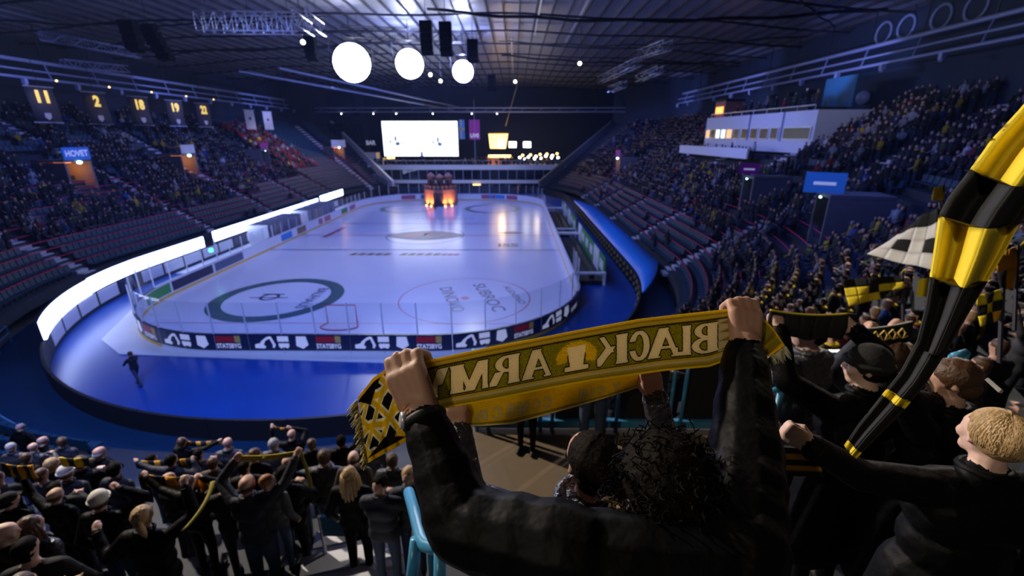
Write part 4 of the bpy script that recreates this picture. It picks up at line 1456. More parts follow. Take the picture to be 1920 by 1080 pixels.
def run_bakes():
    dg = bpy.context.evaluated_depsgraph_get()
    dg.update()
    res = []
    for o, body, name, mats, done in _jobs:
        me = bpy.data.meshes.new_from_object(o.evaluated_get(dg))
        me.name = name
        res.append((o, me, body, mats, done, name))
    for o, me, body, mats, done, name in res:
        old = o.data
        bpy.data.objects.remove(o)
        bpy.data.meshes.remove(old)
        n = len(me.polygons)
        c = np.empty(n * 3)
        me.polygons.foreach_get('center', c)
        c = c.reshape(-1, 3)
        best, bi = np.full(n, 1e9), np.zeros(n, int)
        for a, ra, b, rb, m in body.P:
            a_, b_ = np.array(a), np.array(b)
            d = b_ - a_
            L2 = max(d @ d, 1e-12)
            t = np.clip((c - a_) @ d / L2, 0, 1)
            dist = np.linalg.norm(c - a_ - t[:, None] * d, axis=1) - (ra + (rb - ra) * t)
            k = dist < best
            best[k] = dist[k]
            bi[k] = m
        me.materials.clear()
        for q in mats:
            me.materials.append(M[q])
        me.polygons.foreach_set('material_index', bi.astype(np.int32))
        me.polygons.foreach_set('use_smooth', np.ones(n, bool))
        me.update()
        done(me)
    _jobs.clear()


def ik(sh, hd, l1, l2, pole):
    d = hd - sh
    L = d.length
    if L > (l1 + l2) * .985:
        hd = sh + d * ((l1 + l2) * .985 / L)
        d = hd - sh
        L = d.length
    u = d.normalized()
    a = (l1 * l1 - l2 * l2 + L * L) / (2 * L)
    h = math.sqrt(max(l1 * l1 - a * a, 0))
    pv = pole - u * pole.dot(u)
    pv = pv.normalized() if pv.length > 1e-6 else Vector((0, 0, -1))
    return sh + u * a + pv * h, hd


def add_hand(B, wr, d, pn, s=1.0, m=1, fist=True, side=1):
    """palm, four unequal fingers and a thumb; d along the hand, pn out of the palm"""
    d = d.normalized()
    pn = (pn - d * pn.dot(d)).normalized()
    x = d.cross(pn) * side
    q = lambda a, b, c: wr + (x * a + d * b + pn * c) * s
    for dx in (-.026, -.008, .010, .028):
        B.cap(q(dx * .7, .01, 0), .017 * s, q(dx, .075, 0), .0155 * s, m)
    for i, dx in enumerate((-.030, -.010, .011, .031)):
        l = (.030, .040, .044, .040)[i]
        if fist:
            pts = [q(dx, .080, .002), q(dx, .080 + l * .75, .012), q(dx * .95, .078 + l * .55, .045), q(dx * .9, .045, .046)]
        else:
            pts = [q(dx, .080, .002), q(dx * 1.15, .080 + l * .95, .008), q(dx * 1.25, .080 + l * 1.7, .016), q(dx * 1.3, .080 + l * 2.2, .03)]
        B.chain([Vector(p) for p in pts], [.0105 * s, .010 * s, .0095 * s, .008 * s], m)
    if fist:
        B.chain([q(.03, .02, .008), q(.045, .05, .03), q(.02, .068, .052)], [.014 * s, .012 * s, .010 * s], m)
    else:
        B.chain([q(.03, .02, .006), q(.060, .055, .012), q(.075, .085, .016)], [.014 * s, .012 * s, .009 * s], m)


def add_head(B, hc, R, s=1.0, m=1, nose=True):
    """skull, jaw, brow, nose, lips, chin and ears; R turns local +Y to where the face looks"""
    q = lambda a, b, c: hc + R @ Vector((a, b, c)) * s
    B.cap(q(0, -.022, .022), .080 * s, q(0, .018, .020), .078 * s, m)
    B.cap(q(0, .000, -.02), .070 * s, q(0, .022, -.045), .060 * s, m)
    B.cap(q(-.018, .052, -.075), .030 * s, q(.018, .052, -.075), .030 * s, m)      # chin
    B.cap(q(-.03, .078, .026), .014 * s, q(.03, .078, .026), .014 * s, m)          # brow
    if nose:
        B.chain([q(0, .084, .020), q(0, .104, -.018)], [.009 * s, .014 * s], m)
        B.cap(q(-.016, .084, -.05), .010 * s, q(.016, .084, -.05), .010 * s, m)    # lips
    for sx in (-1, 1):
        B.cap(q(sx * .074, -.004, .014), .012 * s, q(sx * .080, -.010, -.014), .012 * s, m)
        B.ball(q(sx * .042, .062, -.02), .026 * s, m)                              # cheek


def hair_obj(hc, R, s, kind, mname, parent, seed=0):
    rg = random.Random(seed)
    mb = MB()
    q = lambda a, b, c: hc + R @ Vector((a, b, c)) * s
    nm = 'hair'
    if kind in ('short', 'long', 'pony'):
        mb.ell(q(0, -.020, .030), (.087 * s, .098 * s, .090 * s), 40, 22, 0, R)
        mb.ell(q(0, -.045, -.022), (.075 * s, .064 * s, .068 * s), 30, 16, 0, R)
    if kind == 'fringe':        # balding: hair only round the back
        mb.ell(q(0, -.034, -.018), (.084 * s, .080 * s, .052 * s), 20, 10, 0, R)
    if kind == 'long':
        for a in np.linspace(-1.9, 1.9, 11):
            p0 = q(.078 * math.sin(a), -.03 - .06 * math.cos(a), .03)
            pts = [p0] + [q((.088 + .006 * k) * math.sin(a), -.02 - (.075 + .01 * k) * math.cos(a), .02 - .065 * k) for k in range(1, 6)]
            mb.tube(pts, [.028 * s] * 4 + [.022 * s, .008 * s], 7)
    if kind == 'pony':
        mb.tube([q(0, -.11, .02), q(.02, -.15, .0), q(.03, -.16, -.06), q(.03, -.13, -.14)], [.03 * s, .032 * s, .03 * s, .008 * s], 8)
    if kind == 'beanie':
        nm = 'beanie'
        mb.ell(q(0, -.012, .045), (.094 * s, .106 * s, .098 * s), 22, 14, 0, R)
        pts = [q(.094 * math.cos(a), -.006 + .108 * math.sin(a), .035) for a in np.linspace(0, 2 * math.pi, 25)]
        mb.tube(pts, .016 * s, 8)
    if kind == 'cap':
        nm = 'cap'
        mb.ell(q(0, -.010, .045), (.090 * s, .102 * s, .082 * s), 22, 14, 0, R)
        mb.loft([[q(x, .085 + .06 * math.cos(x * 18), .05 - zz) for x in np.linspace(-.07, .07, 7)] for zz in (0, .01)] + [[q(x, .06, .06) for x in np.linspace(-.07, .07, 7)]])
    if not mb.v:
        return None
    if kind not in ('beanie', 'cap'):
        cv = np.array(mb.v)
        ph = seed * 1.7
        d = .6 * np.sin(cv[:, 0] * 90 + ph) * np.sin(cv[:, 1] * 80 + 1) + .6 * np.sin(cv[:, 0] * 260 + ph) * np.sin(cv[:, 1] * 230 + cv[:, 2] * 60)
        c0 = np.array(hc)
        v = cv - c0
        mb.v = [tuple(p) for p in c0 + v * (1 + .05 * d)[:, None]]
    return mb.build(nm, mname, parent, True)


def eye_pair(hc, R, s, parent):
    for sx in (-1, 1):
        e = MB().ell(hc + R @ Vector((sx * .032, .076, .004)) * s, (.013 * s,) * 3, 10, 8).build('eye', 'eye_white', parent, True)
        MB().ell(hc + R @ Vector((sx * .032, .086, .004)) * s, (.006 * s,) * 3, 8, 6).build('iris', 'black', e, True)


def figure(base, yaw=0.0, h=1.75, hands=None, pose='down', look=0.0, tilt=0.0, mats=('jacket_black', 'skin', 'denim'), hair=('short', 'hair_brown'), voxel=.016,
           label='', group=None, bulk=1.0, fist=True, eyes=False, extra=None, seed=0, head=None, name='person', poles=(None, None), voxsm=4, stride=0.0):
    """standing person, feet at base; hands = two world targets (left, right) or None; returns a dict with the hand points"""
    s = h / 1.75
    Rz = Matrix.Rotation(yaw, 3, 'Z')
    base = Vector(base)
    q = lambda a, b, c: base + Rz @ Vector((a, b, c)) * s
    B = Body(voxel, voxsm)
    bk = bulk
    for sx in (-1, 1):
        B.chain([q(sx * .095, 0, .90), q(sx * .105, .015 + sx * stride * .6, .50), q(sx * .105, -.02 + sx * stride, .10)], [.092 * s, .066 * s, .050 * s], 2)
        B.cap(q(sx * .105, -.05 + sx * stride, .045), .045 * s, q(sx * .12, .14 + sx * stride, .035), .036 * s, 3)
    B.cap(q(-.07, 0, .95), .125 * s * bk, q(.07, 0, .95), .125 * s * bk, 0)
    B.cap(q(-.05, 0, 1.12), .128 * s * bk, q(.05, 0, 1.12), .128 * s * bk, 0)
    B.cap(q(-.085, -.005, 1.30), .125 * s * bk, q(.085, -.005, 1.30), .125 * s * bk, 0)
    B.cap(q(-.15, -.01, 1.405), .075 * s * bk, q(.15, -.01, 1.405), .075 * s * bk, 0)
    B.cap(q(0, -.015, 1.44), .062 * s, q(0, .0, 1.56), .054 * s, 1)
    B.cap(q(-.035, -.02, 1.475), .056 * s * bk, q(.035, -.02, 1.475), .056 * s * bk, 0)     # collar
    hc = q(0, .02, 1.635) if head is None else Vector(head)
    Rh = Matrix.Rotation(yaw + look, 3, 'Z') @ Matrix.Rotation(tilt, 3, 'X')
    add_head(B, hc, Rh, s, 1)
    out, cuffs = [], []
    for i, sx in enumerate((-1, 1)):
        sh = q(sx * .19, -.01, 1.405)
        if hands is not None and hands[i] is not None:
            tgt = Vector(hands[i])
            pole = poles[i] if poles[i] is not None else Rz @ Vector((sx * .8, -.1, -.6))
        elif pose == 'down':
            tgt, pole = q(sx * .30, .06, .86), Rz @ Vector((sx * .3, -1, 0))
        elif pose == 'clap':
            tgt, pole = q(sx * .05, .34, 1.22), Rz @ Vector((sx, -.1, -.8))
        elif pose == 'up':
            tgt, pole = q(sx * .30, .22, 1.85), Rz @ Vector((sx * .8, -.1, -.6))
        elif pose == 'pockets':
            tgt, pole = q(sx * .20, .13, 1.0), Rz @ Vector((sx, -.6, 0))
        else:
            tgt, pole = (q(.26, .3, 1.9) if sx > 0 else q(-.28, .08, .9)), Rz @ Vector((sx * .8, -.1, -.6))
        hdir = (tgt - sh).normalized()
        el, wr = ik(sh, tgt - hdir * .05 * s, .29 * s, .27 * s, pole)
        fd_ = (wr - el).normalized()
        B.chain([sh, el, wr], [.068 * s * bk, .055 * s * bk, .044 * s * bk], 0)
        add_hand(B, wr + fd_ * .01, fd_, Rz @ Vector((0, 1, 0)) if fd_.z > .3 else Rz @ Vector((-sx, .2, 0)), s, 1, fist, sx)
        out.append(wr + fd_ * .085 * s)
        cuffs.append((wr - fd_ * .005, fd_, .036 * s * bk))
    if extra:
        extra(B, q, s)
    o = bpy.data.objects.new(name, None)      # placeholder replaced by the mesh below
    bpy.data.objects.remove(o)
    rec = {'hands': out, 'hc': hc}

    def done(me):
        me.transform(Matrix.Translation(-base))
        ob = bpy.data.objects.new(name, me)
        COL.objects.link(ob)
        place(ob, base)
        tag(ob, label, 'person', group)
        if hair and hair[0] != 'none':
            hair_obj(hc, Rh, s, hair[0], hair[1], ob, seed)
            if hair[0] in ('beanie', 'cap') and len(hair) > 2:
                hair_obj(hc, Rh, s, 'fringe', hair[2], ob, seed)
        nk = MB().tube([q(.074 * math.cos(a), -.008 + .070 * math.sin(a), 1.505 - .012 * math.sin(a)) for a in np.linspace(0, 2 * math.pi, 19)], .020 * s, 7)
        nk.build('collar', mats[0], ob, True)
        for wr_, fd2, rr_ in cuffs:
            t1 = fd2.orthogonal().normalized()
            t2 = fd2.cross(t1)
            MB().tube([wr_ + (t1 * math.cos(a) + t2 * math.sin(a)) * rr_ for a in np.linspace(0, 2 * math.pi, 15)], .011 * s, 6).build('cuff', mats[0], ob, True)
        if eyes:
            eye_pair(hc, Rh, s, ob)
        rec['ob'] = ob

    bake(B, 'person', list(mats) + ['black'], done)
    return rec


def scarf(a, b, w, m1, m2, n, label, sag=.02, tails=(.25, .25), cat='scarf', group='raised scarves', edge=None, tilt=Vector((0, 0, -1)), start=0, name='scarf', amp=.012):
    """knitted scarf stretched between two hands with hanging ends; blocks of colour are separate panels"""
    a, b = Vector(a), Vector(b)
    d = (b - a)
    fw = Vector((-d.y, d.x, 0)).normalized() * .012
    line = []
    L = d.length
    for t in np.linspace(0, 1, 4 * n + 1):
        line.append((a + d * t + Vector((0, 0, -sag * 4 * t * (1 - t))), t))
    r = empty(name, (a + b) / 2 + Vector((0, 0, -w)), label, cat, group)
    N = len(line)
    for k in range(n):
        seg_ = line[4 * k:4 * k + 5]
        mb = MB()
        rows_ = []
        for p, t in seg_:
            wob = fw * (1 + amp * 60 * math.sin(t * 19) * .3)
            mid = p + tilt * w * .5 + fw * (1.5 * math.sin(t * 11))
            bt = p + tilt * w * (1 + .06 * math.sin(t * 14))
            rows_.append([p + wob, mid + wob, bt + wob, bt - wob * .2, mid - wob * .2, p - wob * .2])
        mb.loft(rows_, 0, True, True)
        mb.build('knit_block', m1 if (k + start) % 2 == 0 else m2, r, True)
    for (p, sgn, ln) in ((a, -1, tails[0]), (b, 1, tails[1])):
        if ln <= 0:
            continue
        mb = MB()
        rows_ = []
        dn = d.normalized()
        for t in np.linspace(0, 1, 6):
            c = p + dn * sgn * (.02 + .05 * t) + Vector((0, 0, -ln * t)) + fw * (2 + math.sin(t * 6 + p.x * 3))
            hw = dn * (w * .38 * (.7 + .3 * t))
            rows_.append([c - hw, c + fw * .6, c + hw, c + hw - fw, c - fw * .6, c - hw - fw])
        mb.loft(rows_, 0, True, True)
        mb.build('scarf_end', m2 if sgn < 0 else m1, r, True)
    if edge:
        MB().tube([p + fw * .5 + Vector((0, 0, .004)) for p, t in line], .006, 6).build('edge_band', edge, r, True)
    return r


# ---- crowd template figures, several poses, shared meshes
VAR = {}


def variant(key, pose, seated=False, hairm='hair_dark', twist=0.0):
    B = Body(.034, 3)
    q = lambda a, b, c: Vector((a, b, c))
    up = -.42 if seated else 0
    for sx in (-1, 1):
        if seated:
            B.chain([q(sx * .1, 0, .52), q(sx * .13, .42, .52), q(sx * .13, .42, .06)], [.09, .07, .055], 2)
            B.cap(q(sx * .13, .42, .04), .05, q(sx * .13, .56, .04), .045, 2)
        else:
            B.chain([q(sx * .095, 0, .9), q(sx * .105, .02, .5), q(sx * .105, -.02, .1)], [.095, .07, .055], 2)
            B.cap(q(sx * .105, -.04, .045), .05, q(sx * .11, .13, .04), .045, 2)
    for w_, z, rr in ((.07, .95, .125), (.06, 1.12, .13), (.09, 1.3, .13)):
        B.cap(q(-w_, 0, z + up), rr, q(w_, 0, z + up), rr, 0)
    B.cap(q(-.15, 0, 1.405 + up), .08, q(.15, 0, 1.405 + up), .08, 0)
    B.cap(q(0, 0, 1.45 + up), .06, q(0, 0, 1.55 + up), .055, 1)
    hc = q(0, .02, 1.63 + up)
    Rh = Matrix.Rotation(twist, 3, 'Z')
    w = lambda a, b, c: hc + Rh @ Vector((a, b, c))
    B.cap(w(0, -.02, .02), .08, w(0, .02, .02), .078, 1)
    B.cap(w(0, 0, -.02), .07, w(0, .03, -.06), .055, 1)
    B.cap(w(0, .09, .02), .012, w(0, .105, -.02), .016, 1)
    if hairm:
        B.cap(w(0, -.035, .05), .085, w(0, .0, .055), .082, 3)
        B.cap(w(0, -.055, -.02), .065, w(0, -.05, .03), .075, 3)
    for sx in (-1, 1):
        sh = q(sx * .19, 0, 1.405 + up)
        tg, pl = {'down': (q(sx * .27, .2, .95 + up) if not seated else q(sx * .14, .38, .66), Vector((sx, -1, 0))),
                  'clap': (q(sx * .04, .33, 1.25 + up), Vector((sx, 0, -1))),
                  'up': (q(sx * .3, .2, 1.85 + up), Vector((sx, 0, -.5))),
                  'one': (q(.24, .24, 1.9 + up) if sx > 0 else q(-.25, .2, .95 + up), Vector((sx, -.2, -.5)))}[pose]
        el, wr = ik(sh, tg, .29, .27, pl)
        B.chain([sh, el, wr], [.07, .058, .048], 0)
        f = (wr - el).normalized()
        B.chain([wr + f * .02, wr + f * .07, wr + f * .12], [.032, .036, .022], 1)
        B.cap(wr + f * .04, .016, wr + f * .07 + Vector((-sx * .045, .02, 0)), .013, 1)
    VAR[key] = None

    def done(me):
        VAR[key] = me
    bake(B, 'person', ['objcol', 'skin', 'jacket_navy', hairm or 'skin'], done)


vk = 0
for pose in ('down', 'clap', 'up', 'one'):
    for hm in ('hair_dark', 'hair_brown', 'hair_blond', None):
        variant(('stand', pose, hm), pose, False, hm, random.uniform(-.5, .5))
for hm in ('hair_dark', 'hair_brown', 'hair_blond'):
    variant(('sit', 'down', hm), 'down', True, hm, random.uniform(-.4, .4))

JACK = [((.012, .012, .015), 34, 'black'), ((.015, .02, .045), 16, 'navy'), ((.05, .05, .06), 12, 'grey'), ((.10, .07, .05), 6, 'brown'), ((.30, .30, .34), 5, 'light-grey'),
        ((.55, .53, .55), 3, 'white'), ((.28, .02, .03), 3, 'red'), ((.02, .08, .30), 4, 'blue'), ((.55, .38, .02), 4, 'yellow'), ((.06, .08, .04), 4, 'olive')]
jw = np.array([j[1] for j in JACK], float)
jw /= jw.sum()
# ------------------------------------------------------------------ crowd positions on the bowl
PX_FRONT = []          # custom figures stand where these say; the random crowd keeps clear
crowd = []
for k in range(NROW):
    o = ROW0 + RUN * k + .45
    ss = np.arange(3, S_END - 3, .15)
    P = np.array([at_s(x, o)[0][:2] for x in ss])
    L = np.concatenate([[0], np.cumsum(np.hypot(*np.diff(P, axis=0).T))])
    l = .4
    while l < L[-1]:
        l += rng.uniform(.5, .66)
        s = float(np.interp(l, L, ss))
        if min(abs(s - q) for q in aisle_s) < .75:
            continue
        if any(abs(s - q[0]) < 1.9 and -3 <= k - q[1] <= 6 for q in portal_keep):
            continue
        p, nn = at_s(s, o, row_z(k, s))
        x, y = p.x, p.y
        # which block of the bowl this is
        left = x < CX - 5 and y > 22
        right = x > CX + 12
        if left:
            far = y > 79
            if s < 9:
                pr = .0
            elif far:
                pr = .88 if 8 <= k <= 23 else (.05 if k > 3 else 0)
            else:
                edge_k = 6 if y > 62 else 4
                pr = .78 if edge_k <= k <= 17 else (.42 if k > 17 else .02)
                if y < 31:
                    pr *= max(0, (y - 22) / 9) * .8
        elif right:
            edge_k = 5 if y > 40 else max(0, 5 - (40 - y) * .2)
            pr = .86 if k >= edge_k else .03
            if y > 92:
                pr *= .6
            if y < 3 and k > 17:
                pr = .7
        else:
            pr = 0
        # keep clear of the press box, the pale wall block, the tall near platform
        if 21.8 < x and 40 < y < 63.5:
            pr = 0
        if x < 5.2 and y < 8.5 and x > -30:
            pr = 0
        if y < 1.0:
            pr = 0
        if rng.random() < pr:
            crowd.append((p, nn, k, s, left, right))
# people on the far balcony, at the press desk and on the press box roof
for x in np.arange(-32, 10, .62):
    for y in (98.2, 99.6, 101.2):
        if rng.random() < .62:
            crowd.append((Vector((x + rng.uniform(-.2, .2), y, 5.0)), Vector((0, 1, 0)), 99, 0.0, False, False))
for y in np.arange(46.3, 62.5, .8):
    if rng.random() < .8:
        crowd.append((Vector((23.7, y, 8.75)), Vector((1, 0, 0)), 99, 0.0, False, False))
for y in np.arange(41.5, 56, 1.6):
    crowd.append((Vector((25.9, y, 13.2)), Vector((1, 0, 0)), 99, 0.0, False, False))
crowd_pts = np.array([c[0][:] for c in crowd])
dist = np.linalg.norm(crowd_pts - np.array([0, 0, CH]), axis=1)
# only those in the frame count as nearest
rel = crowd_pts + np.array([0, 0, 1.2]) - np.array([0, 0, CH])
cxr = rel[:, 0] * math.cos(PSI) + rel[:, 1] * math.sin(PSI)
cyr = -rel[:, 0] * math.sin(PSI) + rel[:, 1] * math.cos(PSI)
czr = cyr * math.cos(TH) - rel[:, 2] * math.sin(TH)
pxs = 960 + F * cxr / np.maximum(czr, .1)
pys = 540 + F * (-(rel[:, 2] * math.cos(TH) + cyr * math.sin(TH))) / np.maximum(czr, .1)
infr = (czr > 2.0) & (pxs > -30) & (pxs < 1950) & (pys > 100) & (pys < 1060)
order = np.argsort(np.where(infr, dist, 1e6))
IND = set(int(i) for i in order[:225])
print('crowd', len(crowd), 'individuals', len(IND))


def clothes(i, c):
    p, nn, k, s, left, right = c
    w = jw.copy()
    if left and p.y > 79:
        w = w * .35
        w[6] += .5                       # the red block at the far left
        w[4] += .12
    elif left:
        w[0] += .2
    w /= w.sum()
    j = rng.choice(len(JACK), p=w)
    col = np.array(JACK[j][0]) * rng.uniform(.35, .8) * (2.2 if (left and p.y > 79) else 1)
    return col, JACK[j][2]


# low detail figures for everyone farther off, all in one mesh
def ring_pts(cx, cy, rx, ry, z, n):
    return [(cx + rx * math.cos(2 * math.pi * j / n), cy + ry * math.sin(2 * math.pi * j / n), z) for j in range(n)]


def template(seated):
    up = -.40 if seated else 0
    V, Fc, ids = [], [], []

    def tube_(rings, idn, cap=True):
        n = len(rings[0])
        b = len(V)
        for r_ in rings:
            V.extend(r_)
            ids.extend([idn] * n)
        for i in range(len(rings) - 1):
            for j in range(n):
                a, c_ = b + i * n + j, b + i * n + (j + 1) % n
                Fc.append((a, c_, c_ + n, a + n))
        if cap:
            Fc.append(tuple(range(b + (len(rings) - 1) * n, b + len(rings) * n)))
    tube_([ring_pts(0, 0, .19, .14, .85 + up, 6), ring_pts(0, 0, .21, .14, 1.15 + up, 6), ring_pts(0, 0, .235, .12, 1.38 + up, 6), ring_pts(0, 0, .07, .07, 1.49 + up, 6)], 0)
    tube_([ring_pts(0, .0, .115, .105, 1.44 + up, 6), ring_pts(0, .0, .10, .10, 1.50 + up, 6)], 4, False)
    # head: front skin, back hair
    b = len(V)
    for z, r_ in ((1.52, .055), (1.58, .085), (1.66, .09), (1.72, .065), (1.75, .02)):
        for j in range(6):
            a = 2 * math.pi * (j + .5) / 6
            V.append((r_ * math.cos(a), .015 + r_ * 1.08 * math.sin(a), z + up))
            ids.append(1 if (math.sin(a) > -.3 and z < 1.70) else 2)
    for i in range(4):
        for j in range(6):
            a, c_ = b + i * 6 + j, b + i * 6 + (j + 1) % 6
            Fc.append((a, c_, c_ + 6, a + 6))
    Fc.append(tuple(range(b + 24, b + 30)))
    for sx in (-1, 1):
        if seated:
            tube_([[(sx * .1 + dx, y, .52 + dz) for dx, dz in ((-.07, -.07), (.07, -.07), (.07, .07), (-.07, .07))] for y in (0, .42)], 3)
            tube_([[(sx * .12 + dx, .40 + dy, z) for dx, dy in ((-.06, -.06), (.06, -.06), (.06, .06), (-.06, .06))] for z in (.02, .5)], 3)
        else:
            tube_([[(sx * .1 + dx, dy, z) for dx, dy in ((-.07, -.08), (.07, -.08), (.07, .08), (-.07, .08))] for z in (.02, .9)], 3)
        e = .95 if not seated else .62
        tube_([[(sx * .25 + dx, y + dy, z) for dx, dy in ((-.05, -.05), (.05, -.05), (.05, .05), (-.05, .05))] for y, z in ((.24, e + .02), (.02, 1.12 + up), (0, 1.40 + up))], 0)
        tube_([[(sx * .23 + dx, .27 + dy, e + dz) for dx, dz, dy in ((-.035, -.03, 0), (.035, -.03, 0), (.035, .03, 0), (-.035, .03, 0))], [(sx * .2, .36, e)] * 4], 1)
    return np.array(V), Fc, np.array(ids)


T = [template(False), template(True)]
Vs, Cs, FV = [], [], []
vb = 0
HAIRC = np.array([(.014, .009, .007), (.05, .025, .012), (.28, .17, .08), (.25, .24, .24), (.012, .012, .013)])
floops, fstarts, ftot = [], [], 0
for i, c in enumerate(crowd):
    if i in IND:
        continue
    p, nn, k, s, left, right = c
    seated = rng.random() < (.75 if (left or p.y > 45) else .2)
    V, Fc, ids = T[int(seated)]
    yaw = math.atan2(-nn.y, -nn.x) - math.pi / 2 + rng.normal(0, .25)
    sc_ = rng.uniform(.92, 1.08)
    ca, sa = math.cos(yaw), math.sin(yaw)
    v = V * np.array([1.05, 1.05, 1]) * sc_
    v = np.stack([v[:, 0] * ca - v[:, 1] * sa + p.x, v[:, 0] * sa + v[:, 1] * ca + p.y, v[:, 2] + p.z], 1)
    col, nm_ = clothes(i, c)
    pal = np.zeros((5, 3))
    pal[0] = col
    pal[1] = np.array((.52, .31, .24)) * rng.uniform(.8, 1.15)
    pal[2] = HAIRC[rng.choice(5, p=[.35, .3, .12, .08, .15])]
    pal[3] = np.array((.02, .025, .04)) * rng.uniform(.5, 2)
    pal[4] = (.62, .45, .02) if rng.random() < (.13 if right else .07) else col
    Vs.append(v)
    Cs.append(pal[ids])
    for f in Fc:
        floops.append(np.array(f) + vb)
    vb += len(v)
V = np.concatenate(Vs)
Cc = np.concatenate(Cs)
me = bpy.data.meshes.new('spectators')
lens = np.array([len(f) for f in floops])
me.vertices.add(len(V))
me.vertices.foreach_set('co', V.astype(np.float32).ravel())
fl_ = np.concatenate(floops).astype(np.int32)
me.loops.add(len(fl_))
me.loops.foreach_set('vertex_index', fl_)
me.polygons.add(len(lens))
me.polygons.foreach_set('loop_start', np.concatenate([[0], np.cumsum(lens)[:-1]]).astype(np.int32))
me.polygons.foreach_set('loop_total', lens.astype(np.int32))
me.update(calc_edges=True)
at = me.color_attributes.new('Col', 'FLOAT_COLOR', 'POINT')
at.data.foreach_set('color', np.concatenate([Cc, np.ones((len(Cc), 1))], 1).astype(np.float32).ravel())
me.materials.append(M['crowd_attr'])
me.validate()
o = bpy.data.objects.new('spectators', me)
COL.objects.link(o)
tag(o, 'far crowd of seated spectators filling both side stands', 'crowd', kind='stuff')

# seats: the nearest empty ones in view as things, the rest one mesh
taken = {}
for c in crowd:
    taken.setdefault(c[2], []).append(c[3])
for k in taken:
    taken[k] = np.sort(np.array(taken[k]))
sp = np.array([q[0][:] for q in SEATS])
rel = sp + np.array([0, 0, .5]) - np.array([0, 0, CH])
czs = rel[:, 1] * math.cos(TH) - rel[:, 2] * math.sin(TH)
pxq = 960 + F * (rel[:, 0] + rel[:, 1] * PSI) / np.maximum(czs, .1)
pyq = 540 + F * (-(rel[:, 2] * math.cos(TH) + rel[:, 1] * math.sin(TH))) / np.maximum(czs, .1)
dd = np.linalg.norm(rel, axis=1)
vis = (czs > 5) & (((pxq > 0) & (pxq < 250) & (pyq > 430) & (pyq < 640)) | ((pxq > 1190) & (pxq < 1330) & (pyq > 400) & (pyq < 585)))
emp = np.array([(q[2] not in taken) or (np.min(np.abs(taken[q[2]] - q[3])) > .35) for q in SEATS])
pick = np.argsort(np.where(vis & emp, dd, 1e6))[:290]
pick = set(int(i) for i in pick if vis[i] and emp[i])
byrow = {}
for i in pick:
    byrow.setdefault((SEATS[i][0].x < CX, SEATS[i][2]), []).append(i)
ORD = lambda n: f"{n}{'th' if 10 < n % 100 < 14 else {1: 'st', 2: 'nd', 3: 'rd'}.get(n % 10, 'th')}"
for (lf_, k), ii in byrow.items():
    for n_, i in enumerate(sorted(ii, key=lambda q: dd[q])):
        p, yaw, k, s = SEATS[i]
        o = inst('stadium_seat', seat_me, p, None, yaw)
        sd = 'left' if lf_ else 'right'
        tag(o, f'{ORD(n_ + 1)} empty teal seat from the near end, row {k + 1}, {sd} stand', 'seat', f'empty teal seats of the {sd} stand')
sv = np.array([v.co[:] for v in seat_me.vertices])
sf = np.array([tuple(p_.vertices) for p_ in seat_me.polygons])
idx = [i for i in range(len(SEATS)) if i not in pick and emp[i]]
big, bf = [], []
for n_, i in enumerate(idx):
    p, yaw, k, s = SEATS[i]
    ca, sa = math.cos(yaw), math.sin(yaw)
    big.append(np.stack([sv[:, 0] * ca - sv[:, 1] * sa + p.x, sv[:, 0] * sa + sv[:, 1] * ca + p.y, sv[:, 2] + p.z], 1))
    bf.append(sf + n_ * len(sv))
me = bpy.data.meshes.new('stadium_seats')
me.from_pydata(np.concatenate(big).tolist(), [], np.concatenate(bf).tolist())
me.materials.append(M['seat_teal'])
o = bpy.data.objects.new('stadium_seats', me)
COL.objects.link(o)
tag(o, 'rows of far empty teal seats in both stands', 'seats', kind='stuff')
# ------------------------------------------------------------------ near platform, stairs and rails
pf = empty('standing_platform', (1.8, 2.5, 7.0), 'raised tan standing platform under the nearest fans', 'platform', kind='structure')
for y0_, y1_, z in ((-1.6, 1.5, 8.85), (1.5, 3.0, 8.2), (3.0, 5.6, 7.06)):
    MB().b2((-.62, y0_, z - 1.6), (5.0, y1_, z)).build('platform_step', 'landing' if z < 8 else 'tread', pf)
# teal fence at the platform edge: bars and dark infill panels
fe = empty('platform_fence', (1.5, 5.5, 7.06), 'teal steel fence with dark infill at the platform edge', 'fence')
MB().b2((-.6, 5.44, 8.26), (5.0, 5.52, 8.34)).build('fence_rail', 'rail_blue', fe)
MB().b2((-.6, 5.44, 7.1), (5.0, 5.52, 7.22)).build('fence_rail', 'rail_blue', fe)
for x in np.arange(-.55, 5.0, .92):
    for dx in (0, .17):
        MB().tube([(x + dx, 5.42, 7.06), (x + dx, 5.42, 8.3)], .028, 8).build('fence_post', 'rail_blue', fe, True)
    MB().b2((x + .22, 5.50, 7.2), (x + .88, 5.53, 8.26)).build('fence_panel', 'black', fe)
# blue tube handrail beside the stairs
hr = empty('stair_handrail', U(800, 1070, 2.2), 'thick blue tubular handrail beside the white stairs', 'handrail')
MB().tube([U(766, 922, 2.9), U(778, 965, 2.6), U(790, 1012, 2.3), U(797, 1022, 2.25), U(812, 1026, 2.2), U(850, 1026, 2.12)], .034, 12).build('rail_tube', 'rail_blue', hr, True)
MB().tube([U(781, 880, 3.4), U(796, 940, 3.1), U(806, 1000, 2.9), U(812, 1100, 2.9)], .030, 10).build('rail_tube', 'rail_blue', hr, True)
MB().tube([U(792, 905, 3.2), U(815, 975, 2.8), U(822, 1020, 2.6), U(830, 1150, 2.6)], .030, 10).build('rail_tube', 'rail_blue', hr, True)
MB().tube([U(780, 1010, 2.3), U(768, 1120, 2.3)], .03, 10).build('rail_post', 'rail_blue', hr, True)
MB().tube([U(825, 1030, 2.15), U(824, 1160, 2.15)], .03, 10).build('rail_post', 'rail_blue', hr, True)
